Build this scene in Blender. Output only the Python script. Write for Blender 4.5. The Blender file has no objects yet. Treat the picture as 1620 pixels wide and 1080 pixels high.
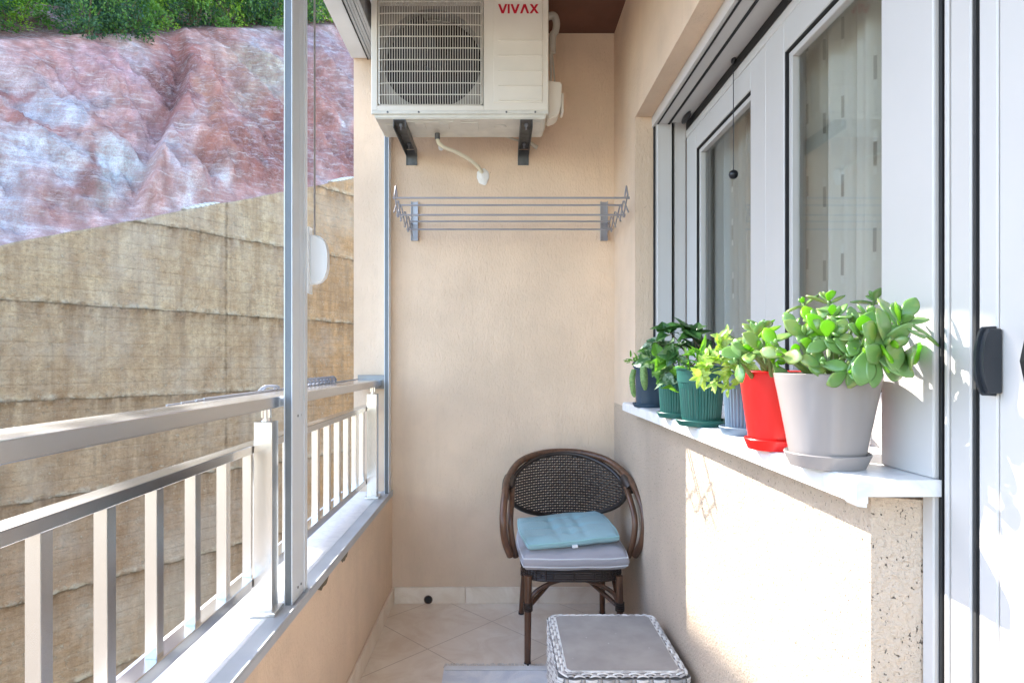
import bpy, bmesh, math, random
from mathutils import Vector, Matrix, noise
random.seed(7)
R = math.radians
S = bpy.context.scene
C = S.collection

# ------------------------------------------------------------------ camera
cam = bpy.data.objects.new('camera', bpy.data.cameras.new('camera'))
C.objects.link(cam)
cam.location = (0, 0, 1.246)
cam.rotation_euler = (R(90), 0, 0)
cam.data.sensor_width = 36
cam.data.lens = 36 * 950 / 1620
cam.data.shift_x = 19 / 1620
cam.data.shift_y = 31 / 1620
cam.data.clip_start = 0.02
cam.data.clip_end = 500
S.camera = cam
# ------------------------------------------------------------------ world, sun, exposure
SUN = Vector((-1, .89, 1.05)).normalized()
w = bpy.data.worlds.new("World"); S.world = w; w.use_nodes = True
nt = w.node_tree
sky = nt.nodes.new('ShaderNodeTexSky'); sky.sky_type = 'NISHITA'; sky.sun_disc = False
sky.sun_elevation = math.asin(SUN.z); sky.sun_rotation = math.atan2(SUN.x, SUN.y)
bg = nt.nodes['Background']; bg.inputs[1].default_value = .15
nt.links.new(sky.outputs[0], bg.inputs[0])
sun = bpy.data.objects.new('sun', bpy.data.lights.new('sun', 'SUN'))
C.objects.link(sun)
sun.data.energy = 2.0; sun.data.angle = R(.35); sun.data.color = (1, .95, .87)
sun.rotation_euler = (-SUN).to_track_quat('-Z', 'Y').to_euler()
S.view_settings.view_transform = 'Standard'; S.view_settings.look = 'None'
S.view_settings.exposure = 2.88; S.view_settings.gamma = 1
S.cycles.max_bounces = 12; S.cycles.diffuse_bounces = 9; S.cycles.transparent_max_bounces = 12
S.cycles.use_denoising = True

# ------------------------------------------------------------------ object helpers
def link(name, bm, m, parent=None, smooth=False, loc=None):
    me = bpy.data.meshes.new(name)
    bmesh.ops.recalc_face_normals(bm, faces=bm.faces)
    bm.to_mesh(me); bm.free()
    if isinstance(m, (list, tuple)):
        for q in m: me.materials.append(q)
    elif m: me.materials.append(m)
    if smooth:
        for p in me.polygons: p.use_smooth = True
        if smooth != 'all':
            try: me.set_sharp_from_angle(angle=R(40))
            except Exception: pass
    o = bpy.data.objects.new(name, me); C.objects.link(o)
    if parent: o.parent = parent
    if loc: o.location = loc
    return o
def tag(o, label=None, cat=None, group=None, kind=None):
    if label: o['label'] = label
    if cat: o['category'] = cat
    if group: o['group'] = group
    if kind: o['kind'] = kind
    return o
def empty(name, label=None, cat=None, group=None, loc=(0, 0, 0)):
    o = bpy.data.objects.new(name, None); C.objects.link(o); o.location = loc; o.empty_display_size = .1
    return tag(o, label, cat, group)
def copy_tree(o, parent=None):
    c = o.copy(); C.objects.link(c)
    if parent: c.parent = parent
    for ch in o.children: copy_tree(ch, c)
    return c
def BM(): return bmesh.new()
def box(bm, x0, x1, y0, y1, z0, z1, bev=0, seg=1, mi=0):
    r = bmesh.ops.create_cube(bm, size=1)
    vs = r['verts']
    for v in vs:
        v.co = Vector(((x0+x1)/2 + v.co.x*(x1-x0), (y0+y1)/2 + v.co.y*(y1-y0), (z0+z1)/2 + v.co.z*(z1-z0)))
    fs = set(f for v in vs for f in v.link_faces)
    for f in fs: f.material_index = mi
    if bev:
        es = list(set(e for v in vs for e in v.link_edges))
        bmesh.ops.bevel(bm, geom=es, offset=bev, segments=seg, affect='EDGES', profile=.5)
    return vs
def tube(bm, pts, rad, n=10, cap=True, closed=False, mi=0):
    pts = [Vector(p) for p in pts]; N = len(pts)
    rads = rad if isinstance(rad, (list, tuple)) else [rad]*N
    up = None; rings = []
    for i, p in enumerate(pts):
        if closed: t = (pts[(i+1) % N]-pts[i-1])
        else: t = pts[min(i+1, N-1)]-pts[max(i-1, 0)]
        t.normalize()
        if up is None:
            up = Vector((0, 0, 1)) if abs(t.z) < .9 else Vector((0, 1, 0))
        s = t.cross(up).normalized(); up = s.cross(t).normalized()
        rings.append([bm.verts.new(p + (s*math.cos(k*2*math.pi/n)+up*math.sin(k*2*math.pi/n))*rads[i]) for k in range(n)])
    for i in range(N if closed else N-1):
        a, b = rings[i], rings[(i+1) % N]
        for k in range(n):
            f = bm.faces.new((a[k], a[(k+1) % n], b[(k+1) % n], b[k])); f.material_index = mi
    if cap and not closed:
        bm.faces.new(rings[0][::-1]); bm.faces.new(rings[-1])
def spline(P, n=8):
    P = [Vector(p) for p in P]; out = []
    Q = [P[0]*2-P[1]]+P+[P[-1]*2-P[-2]]
    for i in range(1, len(Q)-2):
        for k in range(n):
            t = k/n
            out.append(.5*((2*Q[i])+(Q[i+1]-Q[i-1])*t+(2*Q[i-1]-5*Q[i]+4*Q[i+1]-Q[i+2])*t*t+(3*Q[i]-Q[i-1]-3*Q[i+1]+Q[i+2])*t**3))
    out.append(P[-1]); return out
def lathe(bm, prof, n=40, ctr=(0, 0, 0), fn=None, capb=False, capt=False):
    rings = []
    for r, z in prof:
        ring = []
        for k in range(n):
            a = k*2*math.pi/n
            rr = fn(r, z, a) if fn else r
            ring.append(bm.verts.new((ctr[0]+rr*math.cos(a), ctr[1]+rr*math.sin(a), ctr[2]+z)))
        rings.append(ring)
    for a, b in zip(rings, rings[1:]):
        for k in range(n): bm.faces.new((a[k], a[(k+1) % n], b[(k+1) % n], b[k]))
    if capb: bm.faces.new(rings[0][::-1])
    if capt: bm.faces.new(rings[-1])
def prism(bm, poly, d0, d1, axis='y'):
    # poly list of 2D; axis the extrusion axis
    def P(u, v, d):
        return {'x': (d, u, v), 'y': (u, d, v), 'z': (u, v, d)}[axis]
    a = [bm.verts.new(P(u, v, d0)) for u, v in poly]; b = [bm.verts.new(P(u, v, d1)) for u, v in poly]
    n = len(poly)
    bm.faces.new(a); bm.faces.new(b[::-1])
    for i in range(n): bm.faces.new((a[i], b[i], b[(i+1) % n], a[(i+1) % n]))
def grid(bm, fn, nu, nv, closed_u=False):
    V = [[bm.verts.new(fn(i/(nu-1 if not closed_u else nu), j/(nv-1))) for i in range(nu)] for j in range(nv)]
    for j in range(nv-1):
        for i in range(nu if closed_u else nu-1):
            bm.faces.new((V[j][i], V[j][(i+1) % nu], V[j+1][(i+1) % nu], V[j+1][i]))
    return V
def sstep(a, b, x):
    t = max(0, min(1, (x-a)/(b-a))); return t*t*(3-2*t)
def fbm(p, o=4, H=.9, lac=2.1): return noise.fractal(Vector(p), H, lac, o)

# ------------------------------------------------------------------ material helpers
class M:
    def __init__(s, name, col=(.5, .5, .5), rough=.5, metal=0, spec=.5):
        s.m = bpy.data.materials.new(name); s.m.use_nodes = True
        s.t = s.m.node_tree; s.b = s.t.nodes['Principled BSDF']
        s.b.inputs['Base Color'].default_value = (*col, 1); s.b.inputs['Roughness'].default_value = rough
        s.b.inputs['Metallic'].default_value = metal
        s.b.inputs['Specular IOR Level'].default_value = spec
        s.tc = None
    def n(s, typ, **k):
        q = s.t.nodes.new('ShaderNode'+typ)
        for a, b in k.items():
            if a.startswith('_'): q.inputs[a[1:].replace('_', ' ')].default_value = b
            else: setattr(q, a, b)
        return q
    def l(s, a, b): s.t.links.new(a, b)
    def co(s, scale=(1, 1, 1), rot=(0, 0, 0)):
        if not s.tc: s.tc = s.n('TexCoord')
        mp = s.n('Mapping'); mp.inputs['Scale'].default_value = scale; mp.inputs['Rotation'].default_value = rot
        s.l(s.tc.outputs['Object'], mp.inputs[0]); return mp.outputs[0]
    def noise(s, scale, detail=4, rough=.55, sc=(1, 1, 1), dist=0, rot=(0, 0, 0)):
        q = s.n('TexNoise', _Scale=scale, _Detail=detail, _Roughness=rough, _Distortion=dist)
        s.l(s.co(sc, rot), q.inputs['Vector']); return q.outputs[0]
    def vor(s, scale, feat='F1', sc=(1, 1, 1)):
        q = s.n('TexVoronoi', feature=feat, _Scale=scale); s.l(s.co(sc), q.inputs['Vector']); return q.outputs['Distance']
    def ramp(s, inp, stops):
        q = s.n('ValToRGB'); e = q.color_ramp.elements
        while len(e) < len(stops): e.new(.5)
        for el, (p, c) in zip(e, stops):
            el.position = p; el.color = (*c, 1) if isinstance(c, (tuple, list)) else (c, c, c, 1)
        s.l(inp, q.inputs[0]); return q.outputs[0]
    def mix(s, f, a, b, mode='MIX'):
        q = s.n('Mix', data_type='RGBA', blend_type=mode)
        for v, i in ((f, 0), (a, 6), (b, 7)):
            if isinstance(v, (int, float)): q.inputs[i].default_value = v if i == 0 else (v, v, v, 1)
            elif isinstance(v, tuple): q.inputs[i].default_value = (*v, 1)
            else: s.l(v, q.inputs[i])
        return q.outputs[2]
    def math(s, op, a, b=0, c=0):
        q = s.n('Math', operation=op)
        for v, i in ((a, 0), (b, 1), (c, 2)):
            if isinstance(v, (int, float)): q.inputs[i].default_value = v
            else: s.l(v, q.inputs[i])
        return q.outputs[0]
    def col(s, o): s.l(o, s.b.inputs['Base Color']); return s
    def rgh(s, o): s.l(o, s.b.inputs['Roughness']); return s
    def bump(s, h, st=.3, dist=.01):
        q = s.n('Bump'); q.inputs['Strength'].default_value = st; q.inputs['Distance'].default_value = dist
        s.l(h, q.inputs['Height']); s.l(q.outputs[0], s.b.inputs['Normal']); return s

def plaster(name, base, coarse=False):
    m = M(name, base, .9, 0, .2)
    big = m.noise(1.3, 3); mid = m.noise(9, 4)
    d = tuple(c*.86 for c in base); l = tuple(min(1, c*1.07) for c in base)
    c = m.mix(m.ramp(big, [(.35, 0.), (.65, 1.)]), d, l)
    c = m.mix(m.math('MULTIPLY', m.ramp(mid, [(.5, 0.), (.75, 1.)]), .3), c, tuple(x*.82 for x in base))
    st_ = m.math('MULTIPLY', m.ramp(m.noise(1.6, 6, .75, sc=(3.5, 3.5, .5)), [(.50, 0.), (.68, 1.)]), .16)
    c = m.mix(st_, c, tuple(x*.62 for x in base))
    if coarse:
        pits = m.ramp(m.noise(210, 2, .5, sc=(1, 1, .7)), [(.0, 1.), (.30, 1.), (.345, 0.)])
        grain = m.noise(95, 4, .7)
        c = m.mix(m.math('MULTIPLY', pits, .85), c, tuple(x*.12 for x in base))
        h = m.math('SUBTRACT', grain, m.math('MULTIPLY', pits, .8))
        m.col(c).bump(h, 1.0, .014)
    else:
        s1 = m.noise(120, 4, .65, sc=(1, 1, .35)); s2 = m.noise(38, 3, .6, sc=(1, .6, .6), dist=.8)
        pits = m.ramp(m.noise(110, 2, .5, sc=(1, 1, .6)), [(.22, 1.), (.28, 0.)])
        c = m.mix(m.math('MULTIPLY', pits, .3), c, tuple(x*.5 for x in base))
        h = m.math('SUBTRACT', m.math('ADD', s1, m.math('MULTIPLY', s2, .8)), m.math('MULTIPLY', pits, .6))
        m.col(c).bump(h, .9, .005)
    return m.m
WALL = (.77, .59, .435)
m_wall = plaster('beige_plaster', WALL)
m_wallr = plaster('coarse_plaster', (.67, .535, .41), True)
def simple(name, col, rough=.5, metal=0, var=.12, sc=6, bump=0, bsc=80, spec=.5):
    m = M(name, col, rough, metal, spec)
    nz = m.noise(sc, 4)
    m.col(m.mix(m.ramp(nz, [(.3, 0.), (.7, 1.)]), tuple(c*(1-var) for c in col), tuple(min(1, c*(1+var*.6)) for c in col)))
    m.rgh(m.math('MULTIPLY_ADD', m.noise(sc*3, 3), .16, max(0.02, rough-.08)))
    if bump: m.bump(m.noise(bsc, 3), bump, .003)
    return m.m
m_pvc = simple('white_pvc', (.56, .54, .52), .32, var=.03, sc=3)
m_pvc2 = simple('grey_white_pvc', (.54, .515, .49), .4, var=.04, sc=3)
m_gask = simple('black_rubber', (.012, .012, .013), .7)
m_alu = simple('grey_aluminium', (.52, .55, .58), .38, .35, .05, 4)
m_aluw = simple('powder_coated_white', (.72, .77, .82), .4, 0, .04, 3)
m_groove = simple('dark_groove', (.16, .18, .20), .5, .3)
m_blackp = simple('black_plastic', (.012, .013, .016), .35)
m_marble = M('white_marble_slab', (.78, .78, .78), .35)
v = m_marble.noise(7, 6, .6, dist=1.5)
m_marble.col(m_marble.mix(m_marble.ramp(v, [(.45, 0.), (.5, .5), (.56, 0.)]), (.80, .79, .78), (.62, .62, .64))); m_marble = m_marble.m
# brushed stainless
ms = M('brushed_stainless', (.66, .655, .65), .22, 1)
ms.rgh(ms.math('MULTIPLY_ADD', ms.noise(5, 3, .6, sc=(3, .3, 3)), .18, .12))
m_steel = ms.m
ms = M('satin_steel_post', (.74, .715, .68), .3, .95)
ms.rgh(ms.math('MULTIPLY_ADD', ms.noise(60, 3, .6, sc=(1, 1, .15)), .06, .23)); m_steel2 = ms.m
m_wire = simple('galvanised_wire', (.36, .36, .39), .38, .55)
m_galv = simple('galvanised_bracket', (.15, .155, .16), .5, .7, .3, 25)

# floor tiles
mf = M('marbled_floor_tile', (.6, .5, .42), .3)
vein = mf.noise(5, 7, .65, dist=1.2); blot = mf.noise(1.8, 3)
tile = mf.mix(mf.ramp(vein, [(.35, 0.), (.62, 1.)]), (.74, .62, .49), (.87, .78, .66))
tile = mf.mix(mf.math('MULTIPLY', mf.ramp(blot, [(.4, 0.), (.7, 1.)]), .35), tile, (.62, .50, .40))
sep = mf.n('SeparateXYZ'); mf.l(mf.co((1, 1, 1)), sep.inputs[0])
k_ = .5515
u_ = mf.math('ADD', sep.outputs[0], sep.outputs[1]); v_ = mf.math('SUBTRACT', sep.outputs[1], sep.outputs[0])
def linemask(m, val, off, per, wd):
    q = m.math('PINGPONG', m.math('ADD', val, per/2-off+per*20), per/2)   # = per/2 on the line
    return m.math('GREATER_THAN', q, per/2-wd)
g1 = linemask(mf, u_, 2.84, k_, .0028); g2 = linemask(mf, v_, 2.916, k_, .0028)
g = mf.math('MAXIMUM', g1, g2)
mf.col(mf.mix(mf.math('MULTIPLY', g, .8), tile, (.45, .35, .26)))
mf.bump(mf.math('SUBTRACT', 1, g), .4, .002); m_tile = mf.m
m_skirt = M('skirting_tile', (.62, .55, .48), .35)
m_skirt.col(m_skirt.mix(m_skirt.ramp(m_skirt.noise(6, 6, .6, dist=1), [(.4, 0.), (.6, 1.)]), (.74, .62, .49), (.84, .74, .62))); m_skirt = m_skirt.m

# ------------------------------------------------------------------ building shell
bm = BM(); box(bm, -.80, .80, -1.75, 3.3, -.15, 0)
tag(link('floor', bm, m_tile), 'cream marbled floor tiles laid diagonally on the balcony', None, None, 'structure')
m_brown = simple('brown_painted_soffit', (.13, .055, .035), .75, var=.18, bump=.3, bsc=60)
bm = BM(); box(bm, -.604, .84, -1.75, 3.3, 2.936, 3.15)
tag(link('ceiling', bm, m_brown), 'dark brown painted balcony ceiling', None, None, 'structure')

# end wall, slightly irregular, with skirting
ew = empty('end_wall', 'beige textured plaster wall closing the far end of the balcony', 'wall', loc=(0, 3.1, 0))
bm = BM(); box(bm, -.755, .84, 0, .22, -.9, 3.3)
link('wall_face', bm, m_wall, ew)
bm = BM(); box(bm, -.545, -.18, -.012, -.0005, .0, .084, .002); box(bm, -.178, .20, -.012, -.0005, 0, .084, .002); box(bm, .202, .59, -.012, -.0005, 0, .084, .002)
link('skirting', bm, m_skirt, ew)
bm = BM(); tube(bm, [(-.369, -.0138, .0215), (-.369, -.0118, .0215)], .0195, 28); link('drain_hole', bm, m_gask, ew)
bm = BM(); tube(bm, [(-.369+.0205*math.cos(a), -.0135, .0215+.0205*math.sin(a)) for a in [2*math.pi*k/28 for k in range(28)]], .0022, 6, closed=True); link('drain_rim', bm, simple('rusty_rim', (.16, .09, .05), .8), ew, True)

# parapet
pw = empty('parapet_wall', 'low beige plastered parapet under the metal railing with white marble coping', 'wall')
bm = BM(); box(bm, -.79, -.557, -1.75, 3.1, -.3, .553)
link('wall_face', bm, m_wall, pw)
bm = BM(); box(bm, -.82, -.607, -1.75, 3.098, .5535, .575, .002)
link('coping', bm, m_marble, pw)
bm = BM(); box(bm, -.607, -.552, -1.75, 3.098, .5535, .577, .0015)  # grey strip along the inner edge of the parapet top
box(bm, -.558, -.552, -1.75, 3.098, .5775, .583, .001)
link('inner_strip', bm, simple('grey_strip', (.50, .52, .55), .45, .1), pw)
bm = BM(); box(bm, -.556, -.546, -1.75, 3.087, 0, .084, .002)
link('skirting', bm, m_skirt, pw)
m_dirt = simple('bare_mortar', (.16, .13, .09), .95, var=.4, sc=60, bump=.5)
bm = BM()
for (y0, y1, zt, h) in ((2.10, 2.20, .552, .022), (1.83, 1.95, .552, .02)):
    n = 9; top = []; bot = []
    for i in range(n+1):
        t = i/n; y = y0+(y1-y0)*t
        top.append((y, zt)); bot.append((y, zt-h*math.sin(math.pi*min(1, max(0, t)))**.6*(.6+.5*random.random())-.001))
    prism(bm, top+bot[::-1], -.5575, -.5555, 'x')
link('chipped_patch', bm, m_dirt, pw)

# window wall (right)
ww = empty('window_wall', 'beige plaster house wall on the right with window opening and door opening', 'wall')
bm = BM()
box(bm, .59, .84, 2.62, 3.1, 1.032, 2.936)                       # pier
box(bm, .59, .84, -1.75, 2.62, 2.31, 2.936)                   # lintel
link('upper_wall', bm, m_wall, ww)
bm = BM()
prism(bm, [(.59, .955), (.648, .925), (.86, .925), (.86, 3.1), (.59, 3.1)], 0, 1.032, 'z')
box(bm, .59, .84, -1.75, -1.2, 0, 2.31)
link('lower_wall', bm, m_wallr, ww)

# header beam and roller blind box above the railing
hb = BM(); box(hb, -.767, -.683, -1.75, 3.098, 2.806, 3.15, .004, 2)
tag(link('header_beam', hb, simple('white_painted_beam', (.84, .86, .88), .6, var=.05)), 'white painted beam along the balcony edge above the railing', 'beam')
rb = empty('roller_blind_box', 'grey slatted aluminium roller blind box under the ceiling edge', 'blind box')
bm = BM()
for i in range(5): box(bm, -.678+i*.0145, -.665+i*.0145, -1.75, 3.095, 2.80+.004*(i % 2), 2.93, .0015)
link('slatted_underside', bm, m_alu, rb)
bm = BM(); box(bm, -.6825, -.6785, -1.75, 3.095, 2.797, 2.93)
link('seal', bm, m_gask, rb)

# blind guides
def blind_guide(y0, y1, label, double):
    g = empty('blind_guide', label, 'blind guide', loc=(-.58, y0, .5775))
    H = 2.80-.5775
    w_ = y1-y0
    bm = BM()
    box(bm, -.012, .011, .006, w_-.0, 0, H, .0015)                # broad inner face
    box(bm, -.012, -.009, 0, .007, 0, H); box(bm, .008, .011, 0, .007, 0, H, .0008)
    link('profile', bm, m_aluw, g)
    bm = BM(); box(bm, -.0085, .0075, .001, .0058, .0005, H-.001)
    link('groove', bm, m_groove, g)
    if double:
        for z in (.033, .515):
            for k in (0, 1):
                bm = BM(); tube(bm, [(.0108, .045+k*.026, z), (.0125, .045+k*.026, z)], .0036, 10); link('screw', bm, m_groove, g)
        bm = BM(); box(bm, .0112, .0125, .060, .078, .5, H, .0003)
        box(bm, .0112, .0135, .096, .099, 0, H, .0003)
        link('cover_strip', bm, m_aluw, g)
    return g
gd = blind_guide(1.645, 1.775, 'tall pale grey aluminium blind guide standing on the parapet nearest the camera', True)
ge = blind_guide(3.03, 3.096, 'slim pale grey blind guide fixed against the far end wall', False)
ge.location.x = -.572
# strap winder on the near guide
m_whitep = simple('white_plastic', (.82, .83, .84), .3, var=.02)
sw = empty('strap_winder', None, None, loc=(.0115, .142, 0)); sw.parent = gd
bm = BM(); box(bm, 0, .006, -.016, .016, .868, 1.066, .002, 2)
link('back_plate', bm, m_whitep, sw)
bm = BM()
poly = []
for i in range(25):
    t = math.pi*(-.5+i/24); ex = .62
    poly.append((.006+.052*math.copysign(abs(math.cos(t))**ex, math.cos(t)), 0.969+.073*math.copysign(abs(math.sin(t))**.8, math.sin(t))))
prism(bm, poly, -.013, .013, 'y')
bmesh.ops.bevel(bm, geom=[e for e in bm.edges if abs(e.verts[0].co.y-e.verts[1].co.y) < 1e-5], offset=.004, segments=3, affect='EDGES')
link('casing', bm, m_whitep, sw, True)
bm = BM(); box(bm, .016, .0175, -.007, .007, 1.035, 2.22)
link('strap', bm, simple('grey_strap', (.42, .42, .43), .8, var=.1, sc=50, bump=.4, bsc=300), sw)

# ------------------------------------------------------------------ railing
rl = empty('balcony_railing', 'brushed steel balcony railing with square posts and vertical bars on the parapet', 'railing', loc=(-.65, 0, .575))
bm = BM(); box(bm, -.052, .053, -1.2, 3.06, .546, .576, .002, 2); link('handrail', bm, m_steel, rl)
bm = BM(); box(bm, -.075, .08, 3.06, 3.068, .53, .60, .001); box(bm, -.02, .03, 3.05, 3.06, .535, .56, .001); box(bm, -.04, .05, 3.068, 3.099, .545, .575); link('wall_bracket', bm, simple('dark_steel', (.2, .2, .21), .35, .8), rl)
bm = BM(); box(bm, -.047, 0, -1.2, 3.05, .427, .449, .0015); link('middle_rail', bm, m_steel, rl)
bm = BM(); box(bm, -.04, 0, -1.2, 3.05, .070, .099, .0015); link('bottom_rail', bm, m_steel, rl)
post0 = None
for yp in (1.58, 2.92, .2):
    bm = BM(); box(bm, .002, .05, 0, .046, .012, .511, .0015, 2)
    if post0 is None:
        p = post0 = link('post', bm, m_steel2, rl)
        bm = BM(); box(bm, -.008, .062, -.012, .058, 0, .014, .004, 3); link('base_plate', bm, m_steel2, p)
        bm = BM(); tube(bm, [(.026, .023, .511), (.026, .023, .548)], .009, 14); tube(bm, [(.026, .023, .511), (.026, .023, .517)], .014, 14); box(bm, .014, .038, .018, .028, .52, .5455); link('saddle', bm, m_steel, p, True)
        p.location = (0, yp, 0)
    else:
        bm.free()
        p = copy_tree(post0, rl); p.location = (0, yp, 0)
bal0 = None
for k in range(-8, 15):
    y = .862+.1457*k
    if bal0 is None:
        bm = BM(); box(bm, -.012, .012, 0, .024, .0985, .4275, .001); bal0 = b = link('baluster', bm, m_steel2, rl)
    else:
        b = bal0.copy(); C.objects.link(b)
    b.location = (-.021, y, 0)

# folding rack hooked over the outside of the handrail
rr = empty('folding_rail_rack', 'folded wire clothes rack hooked on the outer edge of the handrail', 'clothes rack', loc=(-.715, 1.9, 1.153))
bm = BM()
for (dx, dz) in ((0, .002), (-.02, -.002), (-.055, -.008), (-.09, -.014)):
    tube(bm, [(dx, -.45, dz), (dx, 1.13, dz)], .0028, 8)
link('rods', bm, m_wire, rr, True)
bm = BM()
for k in range(9):
    y = .26+k*.048
    pts = [(-.02, y, -.002), (-.012, y+.004, .02), (.006, y+.014, .026), (.012, y+.03, .012), (.0, y+.036, .0)]
    tube(bm, spline(pts, 4), .0042, 8)
tube(bm, [(-.03, .24, .012), (.004, .70, .012)], .003, 8)
for k in range(2):
    y = -.02+k*.03
    tube(bm, spline([(-.04, y, 0), (-.02, y, .014), (.006, y+.012, .012), (0, y+.02, .003)], 4), .0035, 8)
link('scissor_joints', bm, m_wire, rr, True)

# ------------------------------------------------------------------ air conditioner
m_ac = simple('cream_white_enamel', (.78, .735, .65), .38, var=.05, sc=5)
ac = empty('air_conditioner', 'white outdoor air conditioner unit with round fan hung high on the end wall', 'air conditioner', loc=(-.581, 2.707, 2.34))
bm = BM()
# cabinet: hollow front with round opening
W_, H_, D_ = .80, .55, .237
bm2 = bm
box(bm, .0, .028, 0, D_, .035, H_, .003, 2)
box(bm, .507+.0, W_, 0, D_, .035, H_, .004, 2)
box(bm, .028, .507, .0, D_, .035, .057, .001); box(bm, .028, .507, 0, D_, .535, H_, .001)
box(bm, .028, .507, .20, D_, .057, .535)
link('cabinet', bm, m_ac, ac)
# shroud plate with circular hole
bm = BM(); cx, cz, rr_ = .271, .290, .228; x0, x1, z0, z1 = .0275, .5075, .0565, .5355
N = 96; inner = []; outer = []; innerb = []
for i in range(N):
    a = 2*math.pi*i/N; ca, sa = math.cos(a), math.sin(a)
    inner.append(bm.verts.new((cx+rr_*ca, .045, cz+rr_*sa))); innerb.append(bm.verts.new((cx+(rr_+.004)*ca, .14, cz+(rr_+.004)*sa)))
    tx = (x1-cx)/ca if ca > 1e-6 else ((x0-cx)/ca if ca < -1e-6 else 1e9); tz = (z1-cz)/sa if sa > 1e-6 else ((z0-cz)/sa if sa < -1e-6 else 1e9)
    t = min(abs(tx), abs(tz)); outer.append(bm.verts.new((cx+t*ca, .052, cz+t*sa)))
for i in range(N):
    j = (i+1) % N
    bm.faces.new((inner[i], inner[j], outer[j], outer[i])); bm.faces.new((inner[j], inner[i], innerb[i], innerb[j]))
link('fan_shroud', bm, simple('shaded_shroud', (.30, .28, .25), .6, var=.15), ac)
bm = BM(); box(bm, .03, .505, .185, .199, .06, .53); link('coil', bm, simple('dark_coil', (.012, .011, .011), .6, 0, .4, 90), ac)
bm = BM()
for k in range(3):
    def bl(u, v_, k=k):
        r = .04+.172*v_; sweep = (u-.5)*(1.5-.25*v_)+k*2*math.pi/3+.35*v_
        return (cx+r*math.cos(sweep), .06+.075*u-.01*v_, cz+r*math.sin(sweep))
    grid(bm, bl, 12, 8)
tube(bm, [(cx, .05, cz), (cx, .14, cz)], .042, 24)
link('fan', bm, simple('black_fan_plastic', (.016, .017, .021), .5), ac, True)
bm = BM()
xa, xb, za, zb = .034, .500, .062, .530
def rrect(x0, x1, z0, z1, r, y):
    P = []
    for (qx, qz, a0) in ((x1-r, z1-r, 0), (x0+r, z1-r, 90), (x0+r, z0+r, 180), (x1-r, z0+r, 270)):
        for k in range(5):
            a = R(a0+k*22.5); P.append((qx+r*math.cos(a), y, qz+r*math.sin(a)))
    return P
tube(bm, rrect(xa, xb, za, zb, .012, .006), .0035, 6, closed=True)
nv = 41
for i in range(nv):
    x = xa+(xb-xa)*(i+.5)/nv; tube(bm, spline([(x, .012, za+.001), (x, -.008, za+.02), (x, -.010, (za+zb)/2), (x, -.008, zb-.02), (x, .012, zb-.001)], 3), .0015, 4, False)
for i in range(9):
    z = za+.040+(zb-za-.05)*i/8
    for dz in (0,):
        tube(bm, spline([(xa+.001, .012, z+dz), (xa+.02, -.007, z+dz), ((xa+xb)/2, -.0085, z+dz), (xb-.02, -.007, z+dz), (xb-.001, .012, z+dz)], 4), .0023, 5, False)
link('grille', bm, simple('grille_wire', (.70, .67, .60), .35, var=.03), ac, True)
bm = BM(); box(bm, .552, .772, -.003, -.0002, .068, .62-.085, .0012)
for i, yy in enumerate((1, 65, 89, 112, 136, 159)):
    z = 1.246+(571-yy)*2.707/950-2.34
    if z < .535: box(bm, .573, .770, -.0085, -.0028, z-.003, z+.003, .002, 2)
link('front_panel', bm, m_ac, ac)
# lettering V I V (A without bar) X
def letter(bm, polys, ox, oz, s):
    for pl in polys: prism(bm, [(ox+x*s, oz+z*s) for x, z in pl], -.0040, -.0028, 'y')
bm = BM(); s_ = .0415
Vp = [[(0, 1), (.27, 1), (.5, .36), (.44, .0), (.36, 0)], [(.5, .36), (.73, 1), (1.0, 1), (.64, 0), (.44, 0)]]
Vp = [[(0, 1), (.25, 1), (.5, .32), (.75, 1), (1.0, 1), (.63, 0), (.37, 0)]]
Ip = [[(0, 0), (.23, 0), (.23, 1), (0, 1)]]
Ap = [[(0, 0), (.25, 0), (.5, .66), (.75, 0), (1.0, 0), (.63, 1), (.37, 1)]]
Xp = [[(0, 0), (.28, 0), (.5, .33), (.72, 0), (1.0, 0), (.65, .51), (.97, 1), (.70, 1), (.5, .69), (.30, 1), (.03, 1), (.35, .51)]]
ox = .5725; oz = 2.8095-2.34
for pl, wd in ((Vp, 1.0), (Ip, .23), (Vp, 1.0), (Ap, 1.0), (Xp, 1.0)):
    letter(bm, pl, ox, oz, s_); ox += wd*s_*.93+.0042 if wd > .5 else wd*s_+.0035
link('lettering', bm, simple('red_lettering', (.55, .008, .03), .4), ac)
bm = BM()
prism(bm, [(.003, .035), (.797, .035), (.785, 0), (.02, 0)], .006, D_-.002, 'y')
bmesh.ops.bevel(bm, geom=list(bm.edges), offset=.004, segments=2, affect='EDGES')
box(bm, .0, W_, -.002, .006, .018, .0345, .002)
box(bm, .19, .235, .05, .12, -.006, .0005, .003, 2); box(bm, .30, .345, .05, .12, -.006, .0005, .003, 2)
box(bm, .10, .37, .03, .042, -.005, .0005, .002); box(bm, .40, .48, .04, .15, -.005, .0005, .003, 2)
tube(bm, [(.585, .10, .002), (.585, .10, -.005)], .028, 24); box(bm, .70, .77, .04, .19, -.005, .0005, .003, 2)
box(bm, .05, .09, .06, .18, -.005, .0005, .003, 2)
link('base_pan', bm, simple('pressed_base', (.70, .68, .61), .5, var=.1, sc=14), ac)
bm = BM()
bm.free()
for x in (.075, .215, .61, .74):
    bm = BM(); tube(bm, [(x, .000, .026), (x, -.0045, .026)], .0045, 10); link('screw', bm, m_galv, ac)
bm = BM(); prism(bm, [(.8005, .02), (.845, .035), (.862, .075), (.866, .19), (.8005, .20)], .06, .16, 'y')
bmesh.ops.bevel(bm, geom=list(bm.edges), offset=.006, segments=2, affect='EDGES')
box(bm, .865, .877, .08, .15, .06, .15, .004, 2)
link('valve_cover', bm, m_ac, ac)
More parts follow.
